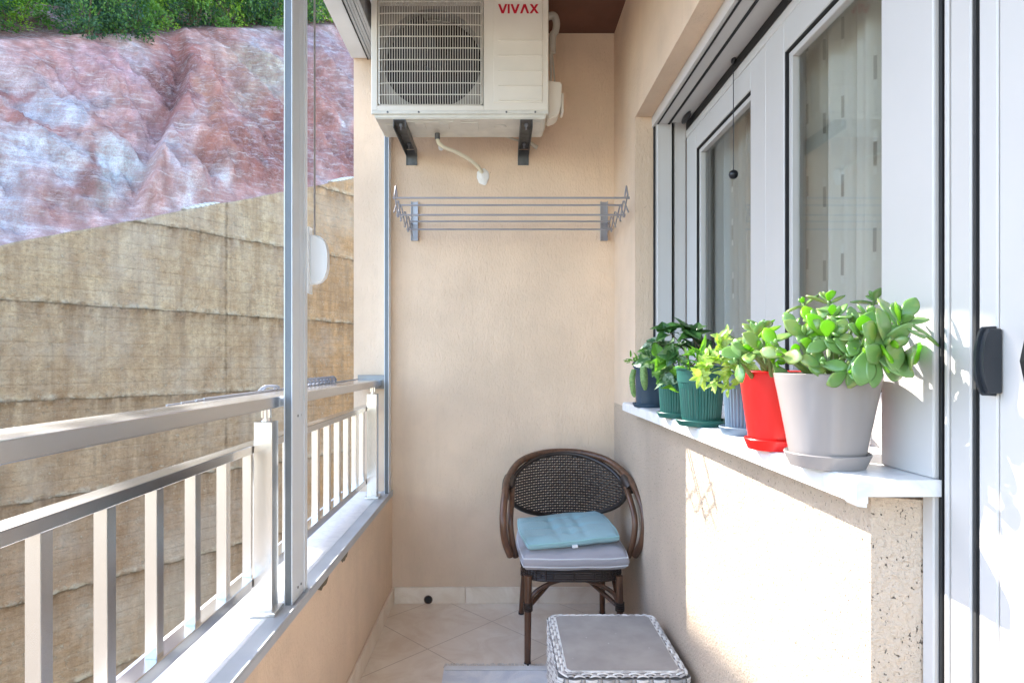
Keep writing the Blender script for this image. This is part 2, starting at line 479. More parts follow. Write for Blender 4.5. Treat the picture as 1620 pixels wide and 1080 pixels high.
bm = BM(); tube(bm, spline([(.80, .13, .53), (.835, .13, .535), (.848, .13, .50), (.842, .13, .46), (.83, .13, .44), (.828, .13, .36)], 6), .017, 12)
tube(bm, spline([(.826, .13, .36), (.835, .13, .28), (.838, .13, .22), (.826, .13, .195)], 5), .004, 8)
tube(bm, spline([(.82, .13, .36), (.822, .13, .28), (.82, .13, .20)], 5), .006, 8)
link('insulated_pipe', bm, simple('pipe_insulation', (.45, .42, .37), .8, bump=.5), ac, True)

def ac_bracket(x, label):
    g = empty('air_conditioner_bracket', label, 'bracket', 'air conditioner brackets', loc=(x, 3.1, 2.30))
    bm = BM(); wd = .028
    box(bm, -wd, wd, -.385, -.012, .034, .037); box(bm, -wd, -wd+.003, -.385, -.012, .0, .034); box(bm, wd-.003, wd, -.385, -.012, .0, .034)
    link('arm', bm, m_galv, g)
    bm = BM(); box(bm, -wd, wd, -.004, -.0005, -.045, .034); box(bm, -wd, -wd+.003, -.011, -.004, -.045, .034); box(bm, wd-.003, wd, -.011, -.004, -.045, .034)
    link('wall_plate', bm, m_galv, g)
    for y in (-.34, -.10):
        bm = BM(); tube(bm, [(0, y, .034), (0, y, .024)], .009, 6); tube(bm, [(0, y, .024), (0, y, .008)], .004, 8); link('bolt', bm, m_wire, g)
    return g
ac_bracket(-.455, 'left dark steel bracket under the air conditioner on the end wall')
ac_bracket(.12, 'right dark steel bracket under the air conditioner on the end wall')
def at(px, py, y): return Vector(((px-791)*y/950, y, 1.246+(571-py)*y/950))
# drain hose
dh = empty('drain_hose', 'ribbed cream drain hose from the air conditioner into the wall', 'hose', loc=at(690, 218, 2.86))
o0 = at(690, 218, 2.86)
P = [at(692, 214, 2.86)-o0, at(694, 226, 2.87)-o0, at(704, 234, 2.90)-o0, at(722, 241, 2.95)-o0, at(745, 254, 3.02)-o0, at(758, 266, 3.07)-o0, at(763, 274, 3.099)-o0]
sp = spline(P, 22); bm = BM()
tube(bm, sp, [.0098 if i % 2 else .0076 for i in range(len(sp))], 12)
link('hose', bm, simple('cream_hose', (.80, .74, .58), .5), dh, True)
bm = BM(); tube(bm, [P[0]+Vector((0, 0, .008)), P[0]-Vector((0, 0, .018))], .0125, 16); link('collar', bm, m_galv, dh, True)
m_putty = simple('white_sealant', (.80, .79, .77), .7, var=.05, bump=.4, bsc=50)
bm = BM(); c = at(764, 279, 3.098)-o0
def pt(u, v_):
    a = 2*math.pi*u; r = (.0385*v_)*(1+.25*noise.noise(Vector((math.cos(a)*1.5, math.sin(a)*1.5, 3))))
    return c+Vector((r*math.cos(a)*.85, -.009*(1-v_**2)-.0005+.003*noise.noise(Vector((r*90, a, 1))), r*math.sin(a)*1.05))
grid(bm, pt, 28, 7, True); link('sealant_patch', bm, m_putty, dh, True)
bm = BM(); c = at(698, 233, 3.097)-o0
def pt(u, v_):
    a = 2*math.pi*u; r = .019*v_
    return c+Vector((r*math.cos(a)*.8, -.004*(1-v_**2)-.0005, r*math.sin(a)))
grid(bm, pt, 20, 5, True); link('sealant_patch', bm, m_putty, dh, True)
bm = BM(); tube(bm, spline([at(795, 214, 2.93), at(815, 221, 2.98), at(832, 226, 3.04), at(842, 229, 3.08)], 8), .0055, 8)
tube(bm, [at(838, 226, 3.07), at(850, 234, 3.08)], .011, 10)
tag(link('cable', bm, simple('white_cable', (.6, .56, .47), .5), None, True), 'short white cable poking out behind the right bracket', 'cable')

# ------------------------------------------------------------------ wall drying rack
dr = empty('wall_drying_rack', 'extendable steel wire drying rack fixed to the end wall', 'drying rack', loc=(.048, 3.1, 1.95))
for sx in (-1, 1):
    bm = BM(); x = sx*.487
    box(bm, x-.018, x+.018, -.006, -.0005, -.085, .115, .001); box(bm, x-.018, x-.015, -.022, -.006, -.085, .115); box(bm, x+.015, x+.018, -.022, -.006, -.085, .115)
    link('wall_bracket', bm, m_wire, dr)
    bm = BM(); x = sx*.487
    ys = [-.025, -.15, -.27, -.37, -.45, -.53]
    zt, zb_ = .065, -.115
    def zz(i): return .0
    nodes = [(-.03, 0), (-.06, -.06), (-.15, -.06), (-.205, 0), (-.29, 0)]
    # crossing flat arms (scissor)
    seq = [-.03, -.15, -.25, -.37, -.446, -.532]
    for i in range(len(seq)-1):
        y0, y1 = seq[i], seq[i+1]
        k = sx*.002
        tube(bm, [(x+sx*.012-k, y0, -.068), (x+sx*.012-k, y1, .003)], .0034, 6)
        tube(bm, [(x+sx*.012+k, y0, .003), (x+sx*.012+k, y1, -.068)], .0034, 6)
    tube(bm, [(x+sx*.012, -.532, .003), (x+sx*.012, -.50, .052), (x+sx*.012, -.46, .01)], .0034, 6)
    link('scissor_arm', bm, m_wire, dr, True)
for (y, z) in ((-.532, -.007), (-.37, .004), (-.446, -.059), (-.06, .002), (-.15, -.058)):
    bm = BM(); tube(bm, [(-.503, y, z), (.503, y, z)], .0042, 8)
    for sx in (-.503, .503): tube(bm, [(sx-.003, y, z), (sx+.003, y, z)], .0055, 8)
    link('rod', bm, m_wire, dr, True)

# ------------------------------------------------------------------ window
si = BM(); XN = .53
prof = [(.84, 1.069), (XN+.008, 1.069), (XN+.002, 1.066), (XN, 1.060), (XN, 1.034), (XN+.018, 1.034), (XN+.018, 1.044), (.84, 1.044)]
a = [si.verts.new((x, .894, z)) for x, z in prof]; b = [si.verts.new((x, 2.60, z)) for x, z in prof]
n = len(prof); si.faces.new(a); si.faces.new(b[::-1])
for i in range(n): si.faces.new((a[i], b[i], b[(i+1) % n], a[(i+1) % n]))
ws = link('window_sill', si, m_marble); tag(ws, 'white marble window sill carrying the row of flower pots', 'window sill')
bm = BM(); prism(bm, [(XN+.0005, 1.0335), (XN+.018, 1.0335), (XN+.018, 1.027), (XN+.004, 1.029)], .897, .925, 'y'); link('broken_lip', bm, m_marble, ws)
bm = BM(); box(bm, .592, .84, .96, 2.6, 1.032, 1.0438); link('mortar_bed', bm, m_dirt, ws)

wd = empty('window', 'white sliding window with two sashes behind the flower pots', 'window')
bm = BM()
box(bm, .675, .737, 2.575, 2.619, 1.069, 2.30, .0015); box(bm, .752, .80, 2.585, 2.619, 1.069, 2.30, .0015)   # far guide and jamb
box(bm, .675, .722, 1.03, 2.575, 2.262, 2.30, .0015); box(bm, .727, .80, 1.03, 2.575, 2.266, 2.30, .0015)      # head strips
box(bm, .800, .86, 1.03, 2.619, 2.203, 2.30, .0015)                                                             # head rail
box(bm, .800, .86, 1.03, 2.619, 1.069, 1.105, .002); box(bm, .80, .86, 1.02, 1.07, 1.105, 2.203)
box(bm, .775, .80, 1.03, 2.585, 1.069, 1.092, .001)
link('frame', bm, m_pvc, wd)
bm = BM(); box(bm, .7375, .7515, 2.600, 2.618, 1.07, 2.30); box(bm, .668, .6745, 2.604, 2.619, 1.07, 2.30); box(bm, .6742, .6805, 1.03, 2.575, 2.2595, 2.262); box(bm, .7195, .7290, 1.03, 2.575, 2.2595, 2.2618); box(bm, .7222, .7268, 1.03, 2.575, 2.272, 2.30); box(bm, .7965, .7998, 1.03, 2.57, 2.232, 2.264)
link('seal', bm, m_gask, wd)
bm = BM(); box(bm, .662, .674, 1.03, 2.619, 2.262, 2.3095, .001); link('head_trim', bm, m_pvc, wd)
# glass
mg = bpy.data.materials.new('window_glass'); mg.use_nodes = True; t = mg.node_tree; t.nodes.clear()
out = t.nodes.new('ShaderNodeOutputMaterial'); mx = t.nodes.new('ShaderNodeMixShader'); fr = t.nodes.new('ShaderNodeLayerWeight'); fr.inputs[0].default_value = .5
tr = t.nodes.new('ShaderNodeBsdfTransparent'); tr.inputs[0].default_value = (.93, .95, .94, 1); gl = t.nodes.new('ShaderNodeBsdfGlossy'); gl.inputs['Roughness'].default_value = .01
pw5 = t.nodes.new('ShaderNodeMath'); pw5.operation = 'POWER'; pw5.inputs[1].default_value = 5
ml = t.nodes.new('ShaderNodeMath'); ml.operation = 'MULTIPLY_ADD'; ml.inputs[1].default_value = .95; ml.inputs[2].default_value = .075; ml.use_clamp = True
t.links.new(fr.outputs['Facing'], pw5.inputs[0]); t.links.new(pw5.outputs[0], ml.inputs[0]); t.links.new(ml.outputs[0], mx.inputs[0]); t.links.new(tr.outputs[0], mx.inputs[1]); t.links.new(gl.outputs[0], mx.inputs[2]); t.links.new(mx.outputs[0], out.inputs[0])
def sash(y0, y1, x, label, s0, s1):
    # y0 near, y1 far ; s0 near stile width, s1 far stile width
    z0, z1 = 1.1055, 2.2025
    g = empty('sash', None, None); g.parent = wd; g['label'] = label
    bm = BM(); T = .045
    box(bm, x, x+T, y1-s1, y1, z0, z1, .003, 2); box(bm, x, x+T, y0, y0+s0, z0, z1, .003, 2)
    box(bm, x, x+T, y0+s0, y1-s1, z1-.088, z1, .003, 2); box(bm, x, x+T, y0+s0, y1-s1, z0, z0+.075, .003, 2)
    link('sash_frame', bm, m_pvc, g)
    bm = BM(); ya, yb, za_, zb2 = y0+s0, y1-s1, z0+.075, z1-.088
    e = .004
    for q in ((ya, ya+e, za_, zb2), (yb-e, yb, za_, zb2), (ya+e, yb-e, zb2-e, zb2), (ya+e, yb-e, za_, za_+e)): box(bm, x+.003, x+T-.004, *q)
    link('gasket', bm, m_gask, g)
    bm = BM(); e2 = .022
    for q in ((ya+e, ya+e2, za_+e, zb2-e), (yb-e2, yb-e, za_+e, zb2-e), (ya+e2, yb-e2, zb2-e2, zb2-e), (ya+e2, yb-e2, za_+e, za_+e2)): box(bm, x+.012, x+T-.01, *q, .002)
    link('glazing_bead', bm, m_pvc2, g)
    bm = BM(); box(bm, x+T-.017, x+T-.013, ya+.004, yb-.004, za_+.004, zb2-.004); link('pane', bm, mg, g)
sash(1.812, 2.583, .802, 'far narrow-looking sash', .112, .125)
sash(1.072, 1.810, .800, 'near sash', .09, .118)
# insect screen pull: cord with ball and oval grip
bm = BM(); tube(bm, [(.789, 2.03, 2.262), (.789, 2.03, 1.89)], .0016, 6); pc = link('pull_cord', bm, m_blackp, wd)
bm = BM(); bmesh.ops.create_uvsphere(bm, u_segments=16, v_segments=10, radius=.0155, matrix=Matrix.Translation((.789, 2.03, 1.876))); link('cord_ball', bm, m_blackp, pc, True)
bm = BM(); bmesh.ops.create_uvsphere(bm, u_segments=20, v_segments=10, radius=1, matrix=Matrix.Translation((.775, 2.50, 2.258)) @ Matrix.Diagonal((.011, .055, .016, 1))); link('grip', bm, m_blackp, wd, True)
bm = BM(); bmesh.ops.create_uvsphere(bm, u_segments=12, v_segments=8, radius=1, matrix=Matrix.Translation((.789, 2.03, 2.262)) @ Matrix.Diagonal((.007, .014, .012, 1))); link('cord_hook', bm, m_blackp, pc, True)

# balcony door
dd = empty('sliding_door', 'white sliding balcony door with black pull handle at the right edge', 'door')
bm = BM(); box(bm, .65, .70, .9005, 1.025, 1.0695, 2.31, .003, 2); box(bm, .6500, .70, .9005, .9245, 0, 1.0435, .002)
box(bm, .655, .72, .8785, .8865, 0, 2.31, .002); box(bm, .658, .72, .840, .8775, 0, 2.31, .002)
link('door_frame', bm, m_pvc2, dd)
bm = BM(); box(bm, .664, .72, .8865, .9003, 0, 2.31); box(bm, .657, .6635, .8935, .9000, 0, 2.31, .001); link('gasket', bm, m_gask, dd)
bm = BM(); box(bm, .664, .72, .8285, .8398, 0, 2.31); box(bm, .660, .6638, .833, .8375, 0, 2.31); link('brush_seal', bm, simple('dark_brush', (.03, .03, .03), .8), dd)
bm = BM(); box(bm, .66, .71, .797, .828, .02, 2.31, .002); box(bm, .661, .71, .66, .7965, .02, 2.31, .004, 2); box(bm, .66, .71, -1.15, .66, .02, .12, .002); box(bm, .66, .71, -1.15, .66, 2.2, 2.31, .002); box(bm, .66, .71, -1.19, -1.152, .02, 2.31, .002)
lf = link('door_leaf', bm, m_pvc, dd)
bm = BM(); box(bm, .684, .688, -1.14, .655, .12, 2.2); link('pane', bm, mg, lf)
def handle(y, X):
    bm = BM(); zc = 1.246
    # D shaped pull: curved outer edge towards the balcony
    polyo = []
    for i in range(15):
        t = -1+2*i/14; polyo.append((X-.029+.009*abs(t)**2.4, zc+t*.0455))
    poly = [(X, zc-.0465)]+polyo+[(X, zc+.0465)]
    prism(bm, poly, y, y+.004, 'y')
    polyi = [(X-.025+.008*abs(-1+2*i/14)**2.4, zc+(-1+2*i/14)*.0425) for i in range(15)]
    prism(bm, [(X, zc-.0425)]+polyi+[(X, zc+.0425)], y-.008, y, 'y')
    bmesh.ops.bevel(bm, geom=[e for e in bm.edges], offset=.0012, segments=1, affect='EDGES')
    return link('door_handle', bm, simple('anthracite_plastic', (.022, .026, .032), .3), lf)
handle(.7960, .6595)
bm = BM(); prism(bm, [(.6605-.0, 1.19), (.652, 1.20), (.642, 1.246), (.652, 1.292), (.6605, 1.302)], .728, .742, 'y'); link('inner_handle', bm, m_blackp, lf)

# room behind the window
m_room = simple('room_wall_paint', (.62, .58, .52), .9)
bm = BM()
box(bm, 3.2, 3.3, -2, 4, 0, 2.7); box(bm, .9, 3.2, 3.3, 3.4, 0, 2.7); box(bm, .9, 3.2, -2, -1.9, 0, 2.7)
tag(link('room_walls', bm, m_room), 'dim beige room walls behind the curtains', None, None, 'structure')
bm = BM(); box(bm, .862, 3.3, -2, 3.4, 2.7, 2.8); box(bm, .862, 3.3, -2, 3.4, -.1, .0); tag(link('room_floor_and_ceiling', bm, m_room), 'room floor and ceiling behind the window', None, None, 'structure')
# curtains: pleated sheer with woven dashes, and plain beige drape
def cloth_mat(name, col, tr_col, dashes, alpha):
    m = M(name, col, .9, 0, .1); t = m.t
    tl = m.n('BsdfTranslucent'); tl.inputs[0].default_value = (*tr_col, 1)
    tp = m.n('BsdfTransparent')
    mx1 = m.n('MixShader'); mx1.inputs[0].default_value = .45
    m.l(m.b.outputs[0], mx1.inputs[1]); m.l(tl.outputs[0], mx1.inputs[2])
    mx2 = m.n('MixShader')
    m.l(mx1.outputs[0], mx2.inputs[1]); m.l(tp.outputs[0], mx2.inputs[2])
    uv = m.n('UVMap') ; sp_ = m.n('SeparateXYZ'); m.l(uv.outputs[0], sp_.inputs[0])
    if dashes:
        U, V = sp_.outputs[0], sp_.outputs[1]
        colm = m.math('LESS_THAN', m.math('FRACT', m.math('MULTIPLY', U, 1/.045)), .17)
        ci = m.math('FLOOR', m.math('MULTIPLY', U, 1/.045))
        grp = m.math('LESS_THAN', m.math('MODULO', ci, 5), 1.5)
        vv = m.math('FRACT', m.math('ADD', m.math('MULTIPLY', V, 1/.21), m.math('MULTIPLY', m.math('MODULO', ci, 2), .18)))
        dk = m.math('MULTIPLY', m.math('GREATER_THAN', vv, .2), m.math('LESS_THAN', vv, .48))
        wt = m.math('SUBTRACT', m.math('MULTIPLY', m.math('GREATER_THAN', vv, .10), m.math('LESS_THAN', vv, .60)), dk)
        base = m.mix(m.math('MULTIPLY', m.math('MULTIPLY', colm, grp), wt), col, (.86, .86, .84))
        base = m.mix(m.math('MULTIPLY', m.math('MULTIPLY', colm, grp), dk), base, (.34, .33, .31))
        m.col(base)
        dm = m.math('MULTIPLY', m.math('MULTIPLY', colm, grp), m.math('MAXIMUM', dk, wt))
        m.l(m.math('MULTIPLY', m.math('SUBTRACT', 1, dm), alpha), mx2.inputs[0])
    else:
        mx2.inputs[0].default_value = alpha
    o = [q for q in t.nodes if q.type == 'OUTPUT_MATERIAL'][0]
    m.l(mx2.outputs[0], o.inputs[0]); m.bump(m.noise(400, 2), .2, .001)
    return m.m
def curtain(name, label, x, y0, y1, folds, amp, mt, z0=.08, z1=2.55, seed=1):
    bm = BM(); nu, nv_ = 220, 12; uvl = bm.loops.layers.uv.new('UVMap')
    L = 0; rows = []
    pts = []; px_ = None; acc = 0
    for i in range(nu):
        u = i/(nu-1); ph = u*folds*2*math.pi+1.8*noise.noise(Vector((u*folds*.35, seed, 0)))*2
        xx = x+amp*math.sin(ph)+amp*.4*math.sin(2.3*ph+1); yy = y0+(y1-y0)*u+amp*.35*math.cos(ph)
        if px_: acc += math.hypot(xx-px_[0], yy-px_[1])
        px_ = (xx, yy); pts.append((xx, yy, acc))
    V = [[bm.verts.new((p[0]+.02*(1-j/(nv_-1))*noise.noise(Vector((p[1]*3, j*.3, seed))), p[1], z0+(z1-z0)*j/(nv_-1))) for p in pts] for j in range(nv_)]
    for j in range(nv_-1):
        for i in range(nu-1):
            f = bm.faces.new((V[j][i], V[j][i+1], V[j+1][i+1], V[j+1][i]))
            for lp, (ii, jj) in zip(f.loops, ((i, j), (i+1, j), (i+1, j+1), (i, j+1))): lp[uvl].uv = (pts[ii][2], z0+(z1-z0)*jj/(nv_-1))
    return tag(link(name, bm, mt, None, 'all'), label, 'curtain')
curtain('sheer_curtain', 'pale sheer curtain with woven dash pattern behind the near window sash', .93, 1.32, 1.86, 5, .030, cloth_mat('sheer_dashed', (.90, .88, .83), (.75, .72, .66), True, .08), seed=3)
curtain('sheer_curtain', 'pale sheer curtain with dashes behind the far window sash', .93, 2.12, 2.80, 7, .028, cloth_mat('sheer_dashed_far', (.78, .77, .75), (.5, .48, .44), True, .25), seed=5)
curtain('drape', 'plain brownish drape gathered beside the sheer curtain inside the near sash', 1.0, 1.84, 2.10, 4, .02, cloth_mat('brown_drape', (.36, .28, .21), (.2, .15, .1), False, 0), seed=9)

# ------------------------------------------------------------------ chair
m_rattan = M('brown_rattan_tube', (.10, .045, .025), .35)
m_rattan.col(m_rattan.mix(m_rattan.ramp(m_rattan.noise(30, 5, .6, sc=(1, 1, .25)), [(.35, 0.), (.7, 1.)]), (.055, .026, .015), (.15, .07, .038))); m_rattan = m_rattan.m
m_weave = M('dark_brown_weave', (.03, .018, .013), .38)
m_weave.col(m_weave.mix(m_weave.noise(40, 4), (.012, .008, .007), (.045, .030, .024))); m_weave = m_weave.m
ch = empty('rattan_armchair', 'dark brown wicker bistro chair with curved arms in the far corner', 'chair', loc=(.305, 2.70, 0))
o0 = Vector((.305, 2.70, 0))
# hoop tube: arms and back rail (outer and inner)
def hoop(off, r):
    L = [(-.262, -.175, .43), (-.283, -.215, .50), (-.292, -.225, .585), (-.287, -.17, .66), (-.268, -.03, .725), (-.21, .12, .775), (-.11, .20, .80), (0, .225, .806)]
    L = [(x*(1-off*1.6), y+off*.12, z-off*(.45 if z > .5 else .1)) for x, y, z in L]
    Rr = [(-x, y, z) for x, y, z in L[:-1]][::-1]
    bm = BM(); tube(bm, spline(L+Rr, 8), r, 12); return bm
link('arm_rail', hoop(0, .0155), m_rattan, ch, True)
for s in (-1, 1):
    bm = BM()
    tube(bm, spline([(s*.238, -.16, .42), (s*.255, -.18, .50), (s*.262, -.175, .58), (s*.255, -.12, .65), (s*.25, -.03, .70)], 8), .013, 12)
    link('inner_arm', bm, m_rattan, ch, True)
    bm = BM(); tube(bm, [(s*.272, -.07, .685), (s*.266, -.035, .705), (s*.26, .0, .72)], [.026, .029, .027], 14)
    link('arm_wrap', bm, m_weave, ch, True)
    # woven covering of the upper rail
# woven back panel: ellipse, curved
def backpt(x, z):
    q = x/.262
    return Vector((x, .195-.17*q*q*abs(q)**.3+.12*(z-.65), z))
cxz, ra, rb_ = .652, .264, .147
bm = BM(); rows = 24
for j in range(rows):
    z = cxz-rb_+2*rb_*(j+.5)/rows; hw = ra*math.sqrt(max(0, 1-((z-cxz)/rb_)**2))
    if hw < .02: continue
    n = max(6, int(hw*2/.0052)); prev = None
    for i in range(n+1):
        x = -hw+2*hw*i/n; ph = math.pi*x/.0115+math.pi*(j % 2)
        c = backpt(x, z)+Vector((0, .0034*math.sin(ph), 0)); hh = .0046
        a_, b_ = bm.verts.new(c+Vector((0, -.0012, -hh))), bm.verts.new(c+Vector((0, -.0012, hh)))
        m_ = bm.verts.new(c+Vector((0, -.0030, 0)))
        if prev: bm.faces.new((prev[0], a_, m_, prev[2])); bm.faces.new((prev[2], m_, b_, prev[1]))
        prev = (a_, b_, m_)
i = -22
while i <= 22:
    x = i*.0115; hh = rb_*math.sqrt(max(0, 1-(x/ra)**2))
    if hh > .01: tube(bm, [backpt(x, cxz-hh), backpt(x, cxz), backpt(x, cxz+hh)], .0022, 5)
    i += 1
link('woven_back', bm, m_weave, ch, True)
bm = BM(); tube(bm, [backpt(ra*math.cos(a), cxz+rb_*math.sin(a)) for a in [2*math.pi*k/56 for k in range(56)]], .0105, 10, closed=True)
link('back_rim', bm, m_weave, ch, True)
# seat frame
bm = BM()
def seatring(z0, z1, r):
    P = []
    for k in range(48):
        a = 2*math.pi*k/48; ex = .45
        P.append((.207*math.copysign(abs(math.cos(a))**ex, math.cos(a)), -.0+.205*math.copysign(abs(math.sin(a))**ex, math.sin(a))))
    return P
P = seatring(0, 0, 0)
for j, z in enumerate((.346, .356, .366, .376, .386)):
    tube(bm, [(x*(1+.004*(j % 2)), y-.03, z) for x, y in P], .0066, 6, closed=True)
for k in range(0, 48):
    x, y = P[k]; tube(bm, [(x*1.026, (y)*1.026-.03, .343+.01*(k % 2)), (x*1.026, y*1.026-.03, .385-.01*(k % 2))], .003, 4)
prism(bm, [(x*.99, y*.99-.03) for x, y in P], .380, .389, 'z')
link('seat_frame', bm, m_weave, ch, True)
legs = [(-.188, -.215, -.192, -.235), (.188, -.215, .192, -.235), (-.18, .15, -.20, .265), (.18, .15, .20, .265)]
for (xt, yt, xb_, yb_) in legs:
    bm = BM(); tube(bm, [(xt, yt, .36), ((xt+xb_)/2, (yt+yb_)/2, .18), (xb_, yb_, .005)], [.0155, .0145, .013], 12)
    lg = link('leg', bm, m_rattan, ch, True)
    bm = BM(); tube(bm, [(xb_, yb_, .0), (xb_, yb_, .012)], .0145, 12); link('foot_cap', bm, m_blackp, lg, True)
    q = .60; bm = BM()
    c = Vector((xt+(xb_-xt)*.36, yt+(yb_-yt)*.36, .232))
    for k in range(4): tube(bm, [c+Vector((0, 0, -.014+k*.009)), c+Vector((0, 0, -.007+k*.009))], .0195, 12)
    link('wrap', bm, m_weave, lg, True)
bm = BM()
for s in (-1, 1):
    tube(bm, spline([(s*.185, -.222, .23), (s*.165, -.215, .285), (s*.10, -.20, .32), (s*.015, -.19, .342)], 6), .009, 8)
    tube(bm, [(s*.18, -.21, .235), (s*.02, -.02, .33), (-s*.17, .17, .23)], .0095, 8)
    tube(bm, spline([(s*.185, -.21, .235), (s*.183, -.1, .31), (s*.18, .05, .31), (s*.18, .17, .235)], 6), .008, 8)
    tube(bm, spline([(s*.185, .18, .23), (s*.14, .17, .29), (s*.02, .16, .34)], 6), .009, 8)
link('bracing', bm, m_rattan, ch, True)

# cushions
def cloth(name, col, var=.1):
    m = M(name, col, .85, 0, .15)
    wv = m.noise(260, 2, .5, sc=(1, .3, 1)); 
    m.col(m.mix(m.noise(7, 4), tuple(c*(1-var) for c in col), tuple(min(1, c*(1+var)) for c in col)))
    m.b.inputs['Sheen Weight'].default_value = .25
    m.bump(m.math('ADD', wv, m.noise(18, 4)), .3, .004); return m.m
def cushion(name, label, w, d, h, mt, mpipe, loc, rot, tufts, seed, skew=0.0, tuft_depth=.012):
    g = empty(name, label, 'cushion', loc=loc); g.rotation_euler = rot
    def shape(u, v_, top):
        a, b = 2*u-1, 2*v_-1
        # rounded square mapping
        ex = .0
        x = a*w/2*(1-.06*b*b); y = b*d/2*(1-.06*a*a)
        edge = max(abs(a), abs(b)); prof_ = (1-edge**5)**.5
        z = h/2*(.35+.65*prof_) if top else -h/2*(.35+.65*prof_)
        if top:
            for (tx, ty) in tufts:
                q = ((a-tx)**2+(b-ty)**2); z -= tuft_depth*math.exp(-q/.012)
                z -= tuft_depth*.35*(math.exp(-((a-tx)/.07)**2)+math.exp(-((b-ty)/.07)**2))*(1-edge**4)
        z += .004*noise.noise(Vector((a*2.5, b*2.5, seed)))
        y += skew*a
        return Vector((x, y, z))
    bm = BM(); N_ = 44
    T = grid(bm, lambda u, v_: shape(u, v_, True), N_, N_); B = grid(bm, lambda u, v_: shape(u, v_, False), N_, N_)
    def ring(G): return [G[0][i] for i in range(N_)]+[G[j][N_-1] for j in range(1, N_)]+[G[N_-1][i] for i in range(N_-2, -1, -1)]+[G[j][0] for j in range(N_-2, 0, -1)]
    a, b = ring(T), ring(B); n = len(a); mids = []
    ctr = Vector((0, 0, 0))
    for i in range(n):
        c = (a[i].co+b[i].co)/2; d_ = Vector((c.x/(w/2), c.y/(d/2), 0)); d_.normalize()
        mids.append(bm.verts.new(c+d_*h*.10+Vector((0, 0, .002*noise.noise(c*30)))))
    for i in range(n):
        j = (i+1) % n
        bm.faces.new((a[i], mids[i], mids[j], a[j])); bm.faces.new((mids[i], b[i], b[j], mids[j]))
    pa = [v_.co.copy() for v_ in a]; pb = [v_.co.copy() for v_ in b]
    link('cover', bm, mt, g, 'all')
    bm = BM(); tube(bm, pa, .0032, 6, closed=True)
    if h > .05: tube(bm, pb, .0032, 6, closed=True)
    link('piping', bm, mpipe, g, True)
    return g
tf = [(-.33, -.33), (.33, -.33), (-.33, .33), (.33, .33), (0, 0)]
cushion('seat_cushion', 'thick light grey seat cushion with white piping on the wicker chair', .452, .43, .092, cloth('grey_cushion_fabric', (.36, .34, .36)), cloth('pale_piping', (.62, .62, .64)), (.305, 2.645, .434), (R(1.5), 0, R(1)), tf, 2, tuft_depth=.006)
tc = cushion('tufted_cushion', 'thin turquoise tufted cushion lying on top of the grey one', .415, .36, .046, cloth('turquoise_fabric', (.29, .46, .49), .07), cloth('turquoise_piping', (.30, .52, .52)), (.292, 2.655, .505), (R(3), R(-2.0), R(5)), [(-.3, -.1), (.28, -.1), (-.3, .5), (.28, .5), (0, -.55)], 5, .02, .009)
bm = BM(); box(bm, -.012, .012, -.192, -.178, -.016, -.004, .001); link('care_tag', bm, m_whitep, tc)

# ------------------------------------------------------------------ footstool
st = empty('wicker_footstool', 'low square grey and white woven footstool in front of the wicker chair', 'stool', loc=(.363, 1.955, 0))
HX, HY, ZT = .198, .222, .336
m_tc = M('grey_stone_top', (.30, .29, .285), .55)
sp1 = m_tc.ramp(m_tc.noise(9, 5), [(.35, 0.), (.7, 1.)])
spk = m_tc.ramp(m_tc.vor(26), [(.0, 1.), (.035, 1.), (.06, 0.)])
m_tc.col(m_tc.mix(m_tc.math('MULTIPLY', spk, .8), m_tc.mix(sp1, (.25, .24, .235), (.33, .32, .31)), (.6, .6, .6))); m_tc = m_tc.m
def rsq(hx, hy, r, n=8):
    P = []
    for (sx, sy, a0) in ((1, 1, 0), (-1, 1, 90), (-1, -1, 180), (1, -1, 270)):
        for k in range(n):
            a = R(a0+90*k/(n-1)); P.append((sx*(hx-r)+r*math.cos(a), sy*(hy-r)+r*math.sin(a)))
    return P
bm = BM(); prism(bm, rsq(HX-.033, HY-.033, .012), ZT-.012, ZT+.0015, 'z'); bmesh.ops.bevel(bm, geom=[e for e in bm.edges if abs(e.verts[0].co.z-e.verts[1].co.z) < 1e-5], offset=.003, segments=2, affect='EDGES')
link('top_panel', bm, m_tc, st, True)
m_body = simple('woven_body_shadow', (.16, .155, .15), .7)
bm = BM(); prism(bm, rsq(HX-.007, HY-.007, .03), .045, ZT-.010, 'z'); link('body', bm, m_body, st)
m_st1 = simple('white_rattan_strand', (.66, .66, .64), .45, var=.15, sc=40); m_st2 = simple('grey_rattan_strand', (.38, .37, .36), .5, var=.25, sc=40)
def perim(P):
    L = [0]; 
    for i in range(len(P)): a, b = P[i], P[(i+1) % len(P)]; L.append(L[-1]+math.hypot(b[0]-a[0], b[1]-a[1]))
    def f(s):
        s %= L[-1]
        for i in range(len(P)):
            if s <= L[i+1]:
                a, b = P[i], P[(i+1) % len(P)]; t = (s-L[i])/max(1e-9, L[i+1]-L[i]); d = Vector((b[0]-a[0], b[1]-a[1])).normalized()
                return Vector((a[0]+(b[0]-a[0])*t, a[1]+(b[1]-a[1])*t)), d
        return Vector(P[0]), Vector((1, 0))
    return f, L[-1]
